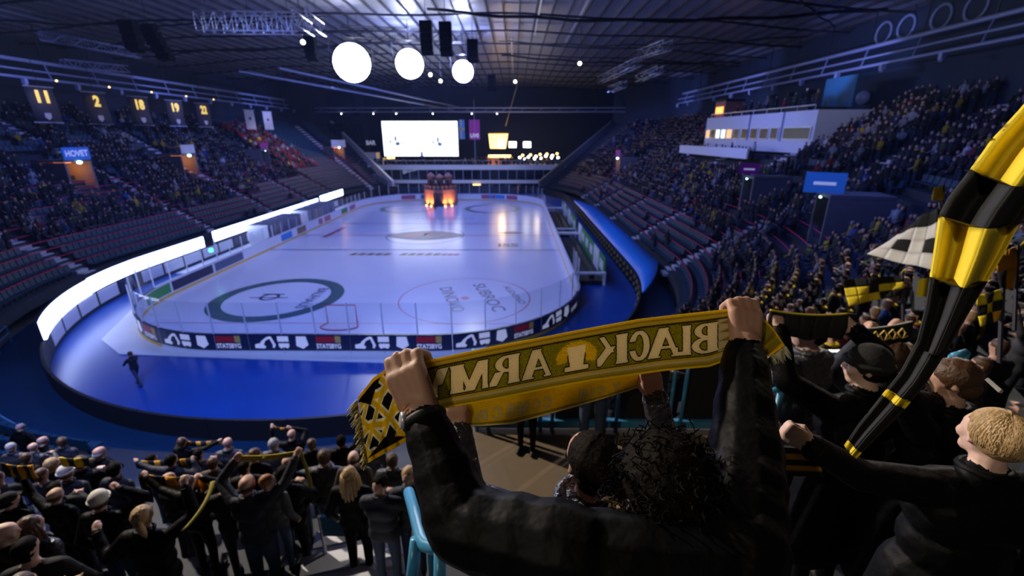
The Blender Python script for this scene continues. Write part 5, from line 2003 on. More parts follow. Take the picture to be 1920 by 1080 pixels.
MB().tube([U(806, 950, 3.0), U(812, 1130, 3.0)], .022, 8).build('rail_post', 'alu', hr, True)
# low teal wall at the stair head and pale block behind the rail
tw = empty('stair_barrier', U(680, 1010, 6.3), 'low teal panel wall across the top of the white stairs', 'barrier')
for a, b in ((602, 683), (686, 762)):
    p, q = U(a, 1000, 6.0), U(b, 994, 6.0)
    MB().b2((p.x, p.y, p.z - .05), (q.x, p.y + .05, p.z + .28)).build('barrier_panel', 'teal_paint', tw)
for x in (604, 684, 760):
    p = U(x, 1000, 6.02)
    MB().tube([(p.x, p.y, p.z - .5), (p.x, p.y, p.z + .3)], .025, 6).build('barrier_post', 'alu', tw)
# extra teal handrails among the right hand rows
for i, (a, b, za, zb) in enumerate((((1448, 652), (1492, 668), 3.4, 3.6), ((1438, 736), (1466, 728), 2.6, 2.6), ((1786, 668), (1812, 660), 2.4, 2.4))):
    p, q = U(*a, za), U(*b, zb)
    r = empty('row_handrail', p, 'short teal handrail, ' + ['behind the right scarf end', 'beside the right sleeve', 'above the bowed man', 'near the right picture edge'][i], 'handrail', 'short teal handrails on the right')
    MB().tube([p, q], .018, 8).build('rail_tube', 'rail_blue', r, True)
    for e in (p, q):
        MB().tube([e, e - Vector((0, 0, 1.0))], .02, 6).build('rail_post', 'rail_blue', r, True)


HN = {'hair_dark': 'dark-haired', 'hair_brown': 'brown-haired', 'hair_blond': 'fair-haired', None: 'bald'}
PN = {'down': 'arms down', 'clap': 'clapping', 'up': 'both arms up', 'one': 'one arm up', }

# ------------------------------------------------------------------ fans at the bottom left, placed by where their heads are seen
def bowl_c(x, y):
    dq = np.hypot(FX - x, FY - y)
    i = int(np.argmin(dq))
    return Z0 + (dq[i] - ROW0 - .4) / RUN * rise(FS[i])


def stand_at(px, py, hh=1.63):
    best = None
    for zc in np.arange(1.6, 16, .05):
        p = U(px, py, zc)
        e = abs(p.z - bowl_c(p.x, p.y) - hh)
        if best is None or e < best[0]:
            best = (e, p, zc)
    p, zc = best[1], best[2]
    fz = bowl_z(p.x, p.y)
    return Vector((p.x, p.y - .02, fz)), (p.z - fz) / 1.635 * 1.75, zc


FANS = [  # head px, py, pose / hands px, hair, jacket, label, look
    (38, 800, 'pockets', ('fringe', 'hair_brown'), 'jacket_black', 'man in a black jacket standing alone at the far left, facing the camera', 2.7),
    (22, 838, 'down', ('short', 'hair_grey'), 'jacket_grey', 'grey haired spectator at the left picture edge', .2),
    (80, 826, 'down', ('none',), 'jacket_black', 'bald man in black, left of the brown haired one', -.3),
    (117, 828, 'down', ('short', 'hair_brown'), 'jacket_navy', 'brown haired man in a navy jacket beside the dark seats', .5),
    (62, 838, 'clap', ('none',), 'jacket_grey', 'bald man in a grey jacket in the left group', .2),
    (50, 858, 'down', ('short', 'hair_brown'), 'jacket_black', 'brown haired man below the bald ones at left', .3),
    (186, 848, ((92, 862), (198, 858)), ('fringe', 'hair_grey'), 'jacket_black', 'balding man holding up the thin olive scarf', 0),
    (98, 870, 'down', ('short', 'hair_blond'), 'jacket_black', 'fair haired man under the olive scarf', .2),
    (125, 886, 'down', ('beanie', 'wool_white', 'hair_brown'), 'jacket_navy', 'person in a small white cap in the left crowd', .1),
    (104, 928, ((30, 880), None), ('fringe', 'hair_brown'), 'jacket_black', 'large balding man in black behind the white beanie', .3),
    (187, 938, (None, (226, 908)), ('beanie', 'wool_white', 'hair_brown'), 'jacket_black', 'person in a white knitted beanie with the right hand raised', .35),
    (18, 938, 'down', ('cap', 'wool_black', 'hair_dark'), 'jacket_black', 'man in a dark cap at the left edge', -.3),
    (58, 985, 'down', ('long', 'hair_brown'), 'jacket_shiny', 'long brown haired woman in a shiny black jacket, bottom left', -.2),
    (268, 968, ((175, 1000), (352, 905)), ('pony', 'hair_blond'), 'jacket_black', 'woman with a blond ponytail in black, arm raised to the right', .4),
    (322, 862, ((226, 858), (368, 862)), ('short', 'hair_dark'), 'jacket_navy', 'dark haired fan holding the upper striped scarf', 0),
    (352, 905, ((262, 888), (382, 890)), ('short', 'hair_brown'), 'jacket_black', 'fan hidden behind the big orange and black scarf', 0),
    (463, 908, ((438, 858), (560, 850)), ('fringe', 'hair_brown'), 'jacket_navy', 'balding man with both arms up holding a thin olive scarf', .3),
    (503, 903, 'down', ('short', 'hair_ginger'), 'jacket_grey', 'ginger haired person looking right', -1.2),
    (532, 888, 'clap', ('short', 'hair_dark'), 'jacket_black', 'dark haired person beside the ginger one', .2),
    (541, 866, 'down', ('none',), 'jacket_black', 'bald man below the raised olive scarf', .2),
    (608, 856, ((575, 905), (640, 900)), ('short', 'hair_brown'), 'jacket_grey', 'short haired man in a long dark grey coat with a yellow collar', .3),
    (656, 890, 'down', ('long', 'hair_blond'), 'jacket_black', 'woman with long blond hair left of the main scarf', .1),
    (712, 908, 'clap', ('short', 'hair_dark'), 'jacket_navy', 'dark haired person facing the camera beside the blond woman', 2.9),
    (766, 892, 'down', ('short', 'hair_blond'), 'jacket_navy', 'fair haired boy facing the camera by the handrail', 3.0),
    (547, 814, ((507, 802), (546, 800)), ('none',), 'jacket_black', 'man with both arms high holding a short scarf at the front rail', 0),
    (514, 832, 'down', ('short', 'hair_grey'), 'jacket_grey', 'grey haired man below the short raised scarf', 0),
    (585, 832, 'down', ('short', 'hair_brown'), 'jacket_black', 'small brown haired head in front of the rail', .3),
    (663, 858, 'down', ('fringe', 'hair_brown'), 'jacket_brown', 'balding man in brown left of the main scarf fringe', .2),
    (640, 826, 'one', ('short', 'hair_dark'), 'jacket_black', 'person with one arm raised near the front rail', .2),
    (690, 822, 'down', ('cap', 'wool_black', 'hair_dark'), 'jacket_navy', 'person in a dark cap at the front rail', .2),
    (342, 828, ((348, 824), (415, 826)), ('short', 'hair_brown'), 'jacket_black', 'fan at the front rail holding a short striped scarf', 0),
    (152, 866, 'clap', ('short', 'hair_brown'), 'jacket_black', 'brown haired fan between the olive and striped scarves', 0),
    (215, 880, 'down', ('short', 'hair_dark'), 'jacket_navy', 'dark haired fan under the left end of the striped scarf', .3),
    (400, 868, 'down', ('short', 'hair_brown'), 'jacket_brown', 'fan in brown right of the striped scarf', .2),
    (427, 830, 'down', ('none',), 'jacket_grey', 'small bald head at the front rail', .4),
    (478, 852, 'down', ('short', 'hair_brown'), 'jacket_black', 'brown haired fan under the thin olive scarf', .1),
    (735, 862, 'down', ('short', 'hair_brown'), 'jacket_grey', 'grey coated person just below the scarf fringe', .4),
    (8, 1000, 'down', ('none',), 'jacket_black', 'face cut by the left picture edge', -.9),
]
RECS = []
for i, (px, py, pose, hair, jk, lb, look) in enumerate(FANS):
    b, h, zc = stand_at(px, py)
    h = min(max(h, 1.5), 2.0)
    hands = None
    p_ = pose
    if not isinstance(pose, str):
        hands = [None if t is None else U(t[0], t[1], zc + .16) for t in pose]
        p_ = 'down'
    vox = .013 if zc < 4.5 else (.018 if zc < 7 else .024)
    sk = ['skin', 'skin_pale'][i % 2]
    rec = figure(b, random.uniform(-.15, .15), h, hands, p_, look, 0, (jk, sk, 'denim' if i % 3 else 'jacket_black'), hair, vox, lb, 'fans in the near end stand', 1.08, True, look > 2, None, i)
    rec['zc'] = zc
    RECS.append(rec)


def rec_of(word):
    for f, r_ in zip(FANS, RECS):
        if word in f[5]:
            return r_


for word, w, m1, m2, n_, lb, tl, ed in (
        ('holding up the thin olive', .10, 'cloth_olive', 'cloth_olive', 3, 'thin rolled olive scarf held up at the left', (.1, .2), None),
        ('upper striped', .16, 'cloth_black', 'cloth_orange', 9, 'wide black scarf with orange stripes, upper one in the left crowd', (.0, .2), None),
        ('big orange and black', .20, 'cloth_orange', 'cloth_black', 5, 'orange and black block scarf with a long hanging end', (.5, .55), None),
        ('both arms up', .07, 'cloth_olive', 'cloth_olive', 5, 'thin twisted olive scarf held high over the balding man', (.05, .6), 'cloth_yellow'),
        ('yellow collar', .16, 'cloth_orange', 'cloth_black', 4, 'short orange and black scarf right of the grey coat', (.0, .0), None),
        ('both arms high', .06, 'cloth_orange', 'cloth_black', 4, 'short orange scarf held high at the front rail', (.0, .0), None),
        ('front rail holding a short striped', .12, 'cloth_orange', 'cloth_black', 7, 'short black scarf with orange stripes at the front rail', (.0, .0), None)):
    r_ = rec_of(word)
    scarf(r_['hands'][0], r_['hands'][1], w, m1, m2, n_, lb, .03, tl, edge=ed)
# loose scarves round necks and over shoulders
a = U(0, 868, 5.2); b = U(60, 872, 5.2)
scarf(a, b, .18, 'cloth_black', 'cloth_orange', 6, 'dark scarf with orange blocks at the left picture edge', .03, (0, 0))
a = U(110, 858, 6.0); b = U(165, 858, 6.0)
scarf(a, b, .14, 'cloth_yellow', 'cloth_black', 4, 'small yellow block scarf in the left crowd', .02, (0, 0))
mb = MB()
rows_ = []
for t in np.linspace(0, 1, 10):
    c = U(398 - 55 * t ** 1.6, 905 + 92 * t, 3.75 - .3 * t)
    rows_.append([c + Vector((-.02, 0, 0)), c + Vector((.02, 0, .012)), c + Vector((.02, .012, .012)), c + Vector((-.02, .012, 0))])
mb.loft(rows_, 0, True, True)
mb.build('scarf', 'cloth_olive', None, True, 'olive scarf hanging down a dark sleeve right of the ponytail', 'scarf')

# walking figure on the blue floor
b = G(262, 722, 0)
figure((b.x, b.y, -.02), 1.35, 1.78, None, 'clap', .2, .2, ('jacket_navy', 'skin', 'denim'), ('short', 'hair_brown'), .03, 'person in dark clothes striding across the blue floor', None, 1.0, True, False, None, 77, stride=.24)

# ------------------------------------------------------------------ nearest people
# main fan: seen from behind with both arms up
def skin_arm(B, sh, el, wr, r0, r1, r2, m=0, folds=6):
    pts, rs = [], []
    for k in range(folds):
        t = k / folds
        pts.append(sh.lerp(el, t)); rs.append((r0 + (r1 - r0) * t) * (1 + .07 * (k % 2)))
    for k in range(folds + 1):
        t = k / folds
        pts.append(el.lerp(wr, t)); rs.append((r1 + (r2 - r1) * t) * (1 + .08 * (k % 2)))
    B.chain(pts, rs, m)


B = Body(.0055, 3)
FZ = 8.85
hcM = U(1243, 908, .86)
shL, elL, wrL = U(1075, 1035, .76), U(868, 985, .84), U(797, 790, .95)
shR, elR, wrR = U(1385, 1050, .74), U(1397, 880, .86), U(1396, 664, 1.03)
skin_arm(B, shL, elL, wrL, .078, .070, .046, 0)
skin_arm(B, shR, elR, wrR, .075, .070, .046, 0)
for wr, d, sc_, sd in ((wrL, U(757, 690, .97) - U(797, 790, .95), 1.22, 1), (wrR, U(1397, 585, 1.05) - U(1396, 664, 1.03), 1.02, -1)):
    B.cap(wr - d.normalized() * .03, .034, wr + d.normalized() * .03, .033, 1)
    add_hand(B, wr + d.normalized() * .018, d, Vector((0, 1, .15)), sc_, 1, True, sd)
cz = U(1230, 1080, .76)
B.cap(shL + Vector((.04, 0, -.02)), .085, shR + Vector((-.03, 0, -.02)), .085, 0)
B.cap(cz + Vector((-.12, .0, -.10)), .14, cz + Vector((.12, 0, -.10)), .14, 0)
B.cap(cz + Vector((-.09, .0, -.35)), .135, cz + Vector((.09, 0, -.35)), .135, 0)
B.cap(cz + Vector((-.08, .0, -.58)), .14, cz + Vector((.08, 0, -.58)), .14, 0)
for sx in (-1, 1):
    hip = cz + Vector((sx * .1, 0, -.62))
    B.chain([hip, Vector((hip.x, hip.y + .02, FZ + .48)), Vector((hip.x, hip.y - .02, FZ + .1))], [.095, .068, .052], 2)
    B.cap((hip.x, hip.y - .05, FZ + .045), .045, (hip.x, hip.y + .14, FZ + .04), .038, 3)
B.cap(hcM + Vector((0, -.01, -.20)), .058, hcM + Vector((0, 0, -.06)), .055, 1)
RhM = Matrix.Rotation(.05, 3, 'Z')
add_head(B, hcM, RhM, 1.0, 1)
baseM = Vector((cz.x, cz.y, FZ))


def done_main(me):
    me.transform(Matrix.Translation(-baseM))
    ob = bpy.data.objects.new('person', me)
    COL.objects.link(ob)
    place(ob, baseM)
    tag(ob, 'fan with dark curly hair holding up the big yellow scarf, seen from behind', 'person')
    rg = random.Random(3)
    mb = MB()
    mb.ell(hcM + Vector((0, -.01, .012)), (.092, .100, .100), 22, 16)
    mb.ell(hcM + Vector((0, -.035, -.07)), (.092, .065, .085), 18, 12)
    for k in range(1500):
        u = rg.uniform(-1, 1); a = rg.uniform(0, 2 * math.pi)
        n_ = Vector((math.sqrt(1 - u * u) * math.cos(a), math.sqrt(1 - u * u) * math.sin(a), u))
        if n_.y > .45 and n_.z < .2:
            continue
        c0 = hcM + Vector((0, -.015, -.02)) + Vector((n_.x * .096, n_.y * .100, n_.z * .112))
        t1 = n_.orthogonal().normalized(); t2 = n_.cross(t1)
        rr, ln, tw_ = rg.uniform(.004, .010), rg.uniform(.02, .05), rg.uniform(.8, 2.0)
        dr = (n_ * .5 + Vector((rg.uniform(-.5, .5), rg.uniform(-.5, .5), rg.uniform(-1, .3)))).normalized()
        pts = [c0 + dr * ln * q + (t1 * math.cos(q * tw_ * 6.28) + t2 * math.sin(q * tw_ * 6.28)) * rr for q in np.linspace(0, 1, 7)]
        mb.tube(pts, .0016, 3, 0, False)
    tag(mb.build('hair', 'hair_dark', ob, True), 'thick dark curly hair')
    # hood, drawstring and fur trim of the jacket, wrist watch and bracelet
    hd = MB()
    rows_ = []
    for t in np.linspace(0, 1, 12):
        c = U(1050 + 130 * t, 968 + 36 * math.sin(t * 3.1) - 4 * t, .86 - .06 * t)
        rows_.append([c + Vector((0, .0, .03)), c + Vector((.01, -.03, .012 + .012 * math.sin(t * 9))), c + Vector((.02, -.02, -.05)), c + Vector((.02, .02, -.06)), c + Vector((.0, .03, -.01))])
    hd.loft(rows_, 0, True, True)
    hd.build('hood', 'jacket_grey', ob, True)
    fu = MB()
    for k in range(90):
        t = k / 89
        c = U(1150 + 22 * math.sin(t * 5), 935 + 66 * t, .82 - .04 * t)
        d = Vector((rg.uniform(-1, .6), rg.uniform(-1, .2), rg.uniform(-1, .6))).normalized()
        fu.tube([c, c + d * .018, c + d * .03 + Vector((0, 0, -.006))], [.007, .005, .001], 4, 0, False)
    fu.build('fur_trim', 'fur', ob, True)
    MB().tube([U(1032, 952, .86), U(1026, 985, .84), U(1012, 1012, .83)], .0022, 6).build('drawstring', 'jacket_grey', ob, True)
    wd = (wrL - elL).normalized()
    wt_ = wd.orthogonal().normalized(); wu = wd.cross(wt_)
    wc = wrL + wd * .004
    MB().tube([wc + (wt_ * math.cos(a) + wu * math.sin(a)) * .040 for a in np.linspace(0, 2 * math.pi, 25)], .010, 8).build('watch_strap', 'black', ob, True)
    face = wc + (Vector((-.9, -.35, .2)).normalized()) * .044
    w_ = MB().lathe([(.016, -.006), (.018, 0), (.018, .006), (.014, .008)], (0, 0, 0), 16)
    Rm = Vector((-.9, -.35, .2)).to_track_quat('Z', 'Y').to_matrix()
    w_.v = [tuple(Rm @ Vector(p) + face) for p in w_.v]
    w_.build('watch', 'alu', ob, True)
    for j in range(3):
        cc = wrL + wd * (.02 + .008 * j)
        MB().tube([cc + (wt_ * math.cos(a) + wu * math.sin(a)) * .038 for a in np.linspace(0, 2 * math.pi, 25)], .003, 6).build('bracelet', 'hair_ginger', ob, True)


bake(B, 'person', ['jacket_black', 'skin_dim', 'denim', 'black'], done_main)

def long_coat(B, q, s):
    for sx in (-1, 1):
        B.cap(q(sx * .09, 0, .92), .15 * s, q(sx * .11, .01, .42), .17 * s, 0)
    B.cap(q(0, 0, .92), .15 * s, q(0, .01, .42), .17 * s, 0)


# second fan, half hidden, holding the lower scarf
h2 = U(1110, 872, 1.28)
b2 = Vector((h2.x, h2.y, 8.85))
h_2 = (h2.z - 8.85) / 1.635 * 1.75
lh, rh = U(846, 790, 1.42), U(1232, 722, 1.42)
r2 = figure(b2, .1, h_2, [lh, rh], 'down', .25, .1, ('jacket_shiny', 'skin_dim', 'jacket_black'), ('short', 'hair_dark'), .008, 'fan with cropped dark hair in a shiny quilted jacket, left of the curly head', None, 1.12, True, False,
            lambda B, q, s: [B.cap(q(.11 * math.cos(a), -.01 + .10 * math.sin(a), 1.50), .022, q(.11 * math.cos(a + .5), -.01 + .10 * math.sin(a + .5), 1.50), .022, 0) for a in np.arange(0, 6.28, .5)], 5,
            poles=(Vector((-.3, .1, -1)), Vector((.3, .1, -1))), voxsm=2)

# boy on the right with his arm stretched to the left
hb = U(1866, 826, 1.42)
bb = Vector((hb.x, hb.y, 8.85))
hbh = (hb.z - 8.85) / 1.635 * 1.75
rb = figure(bb, -.08, hbh, [U(1478, 822, 1.42), None], 'down', .0, .05, ('jacket_black', 'skin_pale', 'jacket_black'), None, .008, 'fair haired boy in a black jacket at the right, arm stretched to the left', None, 1.18, True, True, long_coat, 9, poles=(Vector((0, 0, -1)), None), voxsm=2)


def boy_hair():
    rg = random.Random(5)
    mb = MB()
    R = Matrix.Rotation(-.08, 3, 'Z') @ Matrix.Rotation(.05, 3, 'X')
    s = hbh / 1.75
    q = lambda a, b, c: hb + R @ Vector((a, b, c)) * s
    mb.ell(q(0, -.010, .034), (.088 * s, .104 * s, .094 * s), 24, 16, 0, R)
    for k in range(900):
        a = rg.uniform(0, 2 * math.pi)
        el = rg.uniform(.15, 1.0)
        x0, y0 = .02 * math.cos(a), -.03 + .02 * math.sin(a)
        pts = []
        ln = .95 if math.sin(a) > .3 else 1.32 + .1 * rg.random()
        for t in np.linspace(0, ln, 7):
            th = t * 1.45 * (0.75 + .25 * el)
            pts.append(q(.090 * math.sin(th) * math.cos(a) + rg.uniform(-.002, .002), -.010 + .108 * math.sin(th) * math.sin(a), .034 + .098 * math.cos(th)))
        mb.tube(pts, [.0035] * 6 + [.001], 4, 0, False)
    return mb


lash = boy_hair()

# scarf end in the boy's hand
oc = MB()
for k, (yy, m_) in enumerate(((838, 0), (849, 1), (860, 0), (871, 1), (880, 0))):
    p = [U(1448 + k, yy, 1.44), U(1530 + 3 * k, yy + 4, 1.44), U(1533 + 3 * k, yy + 15, 1.44), U(1447 + k, yy + 11, 1.44)]
    oc.add([v for v in p] + [v + Vector((0, .012, 0)) for v in p], [(0, 1, 2, 3), (7, 6, 5, 4), (0, 4, 5, 1), (1, 5, 6, 2), (2, 6, 7, 3), (3, 7, 4, 0)], m_)
oc.build('scarf', ['cloth_black', 'cloth_orange'], None, False, 'black and orange scarf end hanging from the stretched hand of the boy', 'scarf')

# man in a black beanie, with the black scarf
hm = U(1630, 692, 2.5)
bm2 = Vector((hm.x, hm.y, 8.2))
hmh = (hm.z - 8.2) / 1.635 * 1.75
rm = figure(bm2, .25, hmh, [U(1452, 610, 2.62), U(1596, 604, 2.66)], 'down', .8, 0, ('jacket_black', 'skin_pale', 'jacket_black'), ('beanie', 'wool_black', 'hair_dark'), .012, 'man in a black beanie and black jacket holding up the black scarf', None, 1.2, True, True, long_coat, 12)
scarf(rm['hands'][0] + Vector((-.05, 0, .045)), rm['hands'][1] + Vector((.0, 0, .05)), .15, 'cloth_black', 'cloth_black', 5, 'black scarf with a yellow upper edge right of the main scarf', .018, (0, .1), edge='cloth_yellow')
# dark haired man with a grey hood behind it
hg = U(1522, 624, 2.95)
figure(Vector((hg.x, hg.y, 8.2)), .5, (hg.z - 8.2) / 1.635 * 1.75, None, 'clap', .9, 0, ('jacket_grey', 'skin_pale', 'denim'), ('short', 'hair_dark'), .014, 'dark haired man with a grey hood, in profile behind the black scarf', None, 1.1, True, True, long_coat, 13)
# bowed brown haired man below the striped cloth
hw = U(1793, 718, 2.3)
figure(Vector((hw.x, hw.y, 8.2)), .4, (hw.z - 8.2) / 1.635 * 1.75, [U(1757, 738, 2.3), None], 'down', .5, -.35, ('jacket_black', 'skin', 'jacket_black'), ('short', 'hair_brown'), .012, 'brown haired man with a hand at his face under the striped cloth', None, 1.1, True, True, long_coat, 14)
# gold lettered black scarf farther right
sg = scarf(U(1618, 618, 3.6), U(1712, 604, 3.6), .17, 'cloth_black', 'cloth_black', 4, 'black scarf with gold scribbled marks and a pale upper edge', .012, (0, 0), edge='cloth_white')
mb = MB()
for k, x in enumerate((1640, 1656, 1672, 1690)):
    c = [U(x, 640 - 2 * k, 3.55), U(x - 6, 630 - 2 * k, 3.55), U(x + 2, 622 - 2 * k, 3.55), U(x + 8, 630 - 2 * k, 3.55), U(x + 3, 640 - 2 * k, 3.55), U(x + 12, 636 - 2 * k, 3.55)]
    mb.tube(c, .007, 5)
mb.build('scarf_mark', 'gold', sg, True)
hs = U(1668, 668, 3.9)
figure(Vector((hs.x, hs.y, 7.06)), .1, (hs.z - 7.06) / 1.635 * 1.75, [U(1622, 622, 3.75), U(1706, 612, 3.75)], 'down', .2, 0, ('jacket_navy', 'skin', 'denim'), ('short', 'hair_brown'), .016, 'fan holding the gold lettered black scarf', None, 1.05, True, False, None, 15)
# people on the landing by the fence
figure((1.02, 4.95, 7.06), .2, 1.80, None, 'down', .1, 0, ('jacket_navy', 'skin_pale', 'denim'), ('short', 'hair_grey'), .016, 'grey haired person in jeans on the landing by the fence, behind the main scarf', None, 1.05, True, False, None, 16)
figure((.16, 5.0, 7.06), 2.9, 1.42, None, 'pockets', 0, 0, ('jacket_black', 'skin', 'jacket_black'), ('beanie', 'wool_black', 'hair_dark'), .016, 'person in black trousers and shoes leaning at the landing fence', None, 1.05, True, False, None, 17)
# person cut by the right edge whose sleeve lifts the striped cloth
figure((1.75, .30, 8.85), .3, 1.72, [U(1742, 640, 1.28), None], 'down', 0, 0, ('jacket_black', 'skin_dim', 'denim'), ('short', 'hair_dark'), .012, 'black sleeved person at the right edge lifting the big striped cloth', None, 1.2, True, False, None, 18, poles=(Vector((.2, 0, -1)), None))
# pale flash of a cuff on that sleeve
MB().hexa([U(1846, 712, 1.1), U(1852, 716, 1.12), U(1872, 736, 1.08), U(1878, 738, 1.1), U(1852, 708, 1.1), U(1856, 710, 1.12), U(1878, 730, 1.08), U(1882, 733, 1.1)]).build('paper_slip', 'cloth_white', None, False, 'small white paper slip beside the black sleeve at right', 'paper')

# big striped cloth hanging at the right
def cloth_strip():
    r = empty('striped_cloth', U(1700, 800, 1.25), 'large yellow and black striped cloth hanging in folds at the right', 'scarf')
    Lf_ = [(1960, 150, 1.25), (1915, 205, 1.26), (1862, 262, 1.28), (1822, 318, 1.3), (1780, 372, 1.31), (1763, 404, 1.32), (1755, 460, 1.33), (1746, 520, 1.34), (1738, 575, 1.35), (1722, 640, 1.35), (1690, 700, 1.34), (1650, 750, 1.33), (1610, 800, 1.32), (1585, 838, 1.31)]
    Rt_ = [(2080, 170, 1.1), (2040, 230, 1.1), (2000, 290, 1.12), (1962, 345, 1.14), (1935, 385, 1.15), (1912, 420, 1.16), (1886, 470, 1.18), (1852, 528, 1.2), (1815, 590, 1.24), (1775, 660, 1.27), (1735, 722, 1.28), (1690, 775, 1.28), (1640, 825, 1.28), (1606, 860, 1.28)]
    bounds = [(0, 3.0, 'cloth_yellow'), (3.0, 5.0, 'cloth_black'), (5.0, 7.0, 'cloth_yellow'), (7.0, 10.6, 'cloth_black'), (10.6, 10.85, 'cloth_yellow'), (10.85, 12.7, 'cloth_black'), (12.7, 13.0, 'cloth_yellow')]
    Lx, Rx = np.array(Lf_, float), np.array(Rt_, float)
    tt = np.arange(len(Lf_))
    for a, b, m_ in bounds:
        rows_ = []
        for t in np.linspace(a, b, max(3, int((b - a) * 6))):
            l = [np.interp(t, tt, Lx[:, i]) for i in range(3)]
            rr = [np.interp(t, tt, Rx[:, i]) for i in range(3)]
            row, back = [], []
            for u in np.linspace(0, 1, 22):
                px = l[0] + (rr[0] - l[0]) * u
                py = l[1] + (rr[1] - l[1]) * u + 16 * math.sin(u * math.pi) * (1 if t < 9 else .2)
                zz = l[2] + (rr[2] - l[2]) * u
                zz += .07 * math.cos((u - .58) * 9.5) * (1 if u > .25 else u * 4) * -1 * (1.0 if t < 9 else .35)
                p = U(px, py, zz)
                row.append(p)
                back.append(p + Vector((0, .006, 0)))
            rows_.append(row + back[::-1])
        MB().loft(rows_, 0, True, True).build('cloth_band', m_, r, True)


cloth_strip()
# small yellow square of the same cloth left of it
MB().hexa([U(1722, 524, 1.6), U(1746, 520, 1.6), U(1722, 524, 1.62), U(1746, 520, 1.62), U(1718, 556, 1.6), U(1740, 556, 1.6), U(1718, 556, 1.62), U(1740, 556, 1.62)]).build('yellow_pennant', 'cloth_yellow', None, False, 'small yellow pennant left of the big striped cloth', 'pennant')


# ------------------------------------------------------------------ flags in the right crowd
def flag(name, corners, zs, cells, label, poles=None):
    """cloth patch between four pixel corners at depths zs, split in a grid of coloured panels"""
    r = empty(name, U(*corners[3], zs[3]), label, 'flag', 'flags in the right crowd')
    C4 = [U(*c, z) for c, z in zip(corners, zs)]
    nr, nc = len(cells), len(cells[0])
    fn = (C4[1] - C4[0]).cross(C4[3] - C4[0]).normalized()
    ripple = (C4[1] - C4[0]).length * .05
    pt = lambda u, v: C4[0] * (1 - u) * (1 - v) + C4[1] * u * (1 - v) + C4[2] * u * v + C4[3] * (1 - u) * v + fn * ripple * math.sin(u * 9 + v * 4)
    for i in range(nr):
        for j in range(nc):
            mb = MB()
            rows_ = []
            for v in np.linspace(i / nr, (i + 1) / nr, 4):
                row = [pt(u, v) for u in np.linspace(j / nc, (j + 1) / nc, 6)]
                rows_.append(row + [p - fn * .008 for p in row[::-1]])
            mb.loft(rows_, 0, True, True)
            mb.build('flag_panel', cells[i][j], r, True)
    if poles:
        MB().tube([U(*poles[0]), U(*poles[1])], .018, 6).build('flag_pole', 'steel_dark', r)
    return r


K, Wt, Ye = 'cloth_black', 'cloth_white', 'cloth_yellow'
flag('waving_flag', [(1700, 425), (1758, 388), (1762, 510), (1628, 478)], [6.5, 6.2, 6.0, 6.8], [[K, K, K, K], [Wt, Wt, Wt, Wt], [Wt, K, Wt, K], [Wt, Wt, Wt, Wt]], 'black and white flag waved in the right crowd', ((1762, 380, 6.2), (1766, 620, 6.2)))
flag('waving_flag', [(1582, 524), (1692, 516), (1694, 552), (1590, 574)], [5.6, 5.4, 5.4, 5.6], [[K, K, K, K, K], [Ye, Ye, K, Ye, Ye], [Ye, Ye, Ye, K, K]], 'black flag with yellow shapes in the right crowd', ((1692, 512, 5.4), (1694, 640, 5.4)))
flag('waving_flag', [(1752, 352), (1772, 346), (1768, 378), (1746, 376)], [8, 8, 8, 8], [[Ye, Ye]], 'small yellow flag above the black and white flag', ((1770, 346, 8), (1764, 470, 8)))
flag('waving_flag', [(1832, 555), (1878, 542), (1872, 600), (1836, 612)], [3.6, 3.6, 3.6, 3.6], [[Ye, K, Ye], [K, Ye, K], [Ye, K, 'cloth_orange']], 'yellow and black checked flag near the right edge', ((1880, 540, 3.6), (1874, 680, 3.6)))
flag('waving_flag', [(1868, 475), (1906, 462), (1900, 540), (1874, 545)], [4.2, 4.2, 4.2, 4.2], [['cloth_orange', 'cloth_orange'], [K, 'cloth_orange']], 'orange flag at the right edge behind the striped cloth', ((1908, 460, 4.2), (1902, 620, 4.2)))

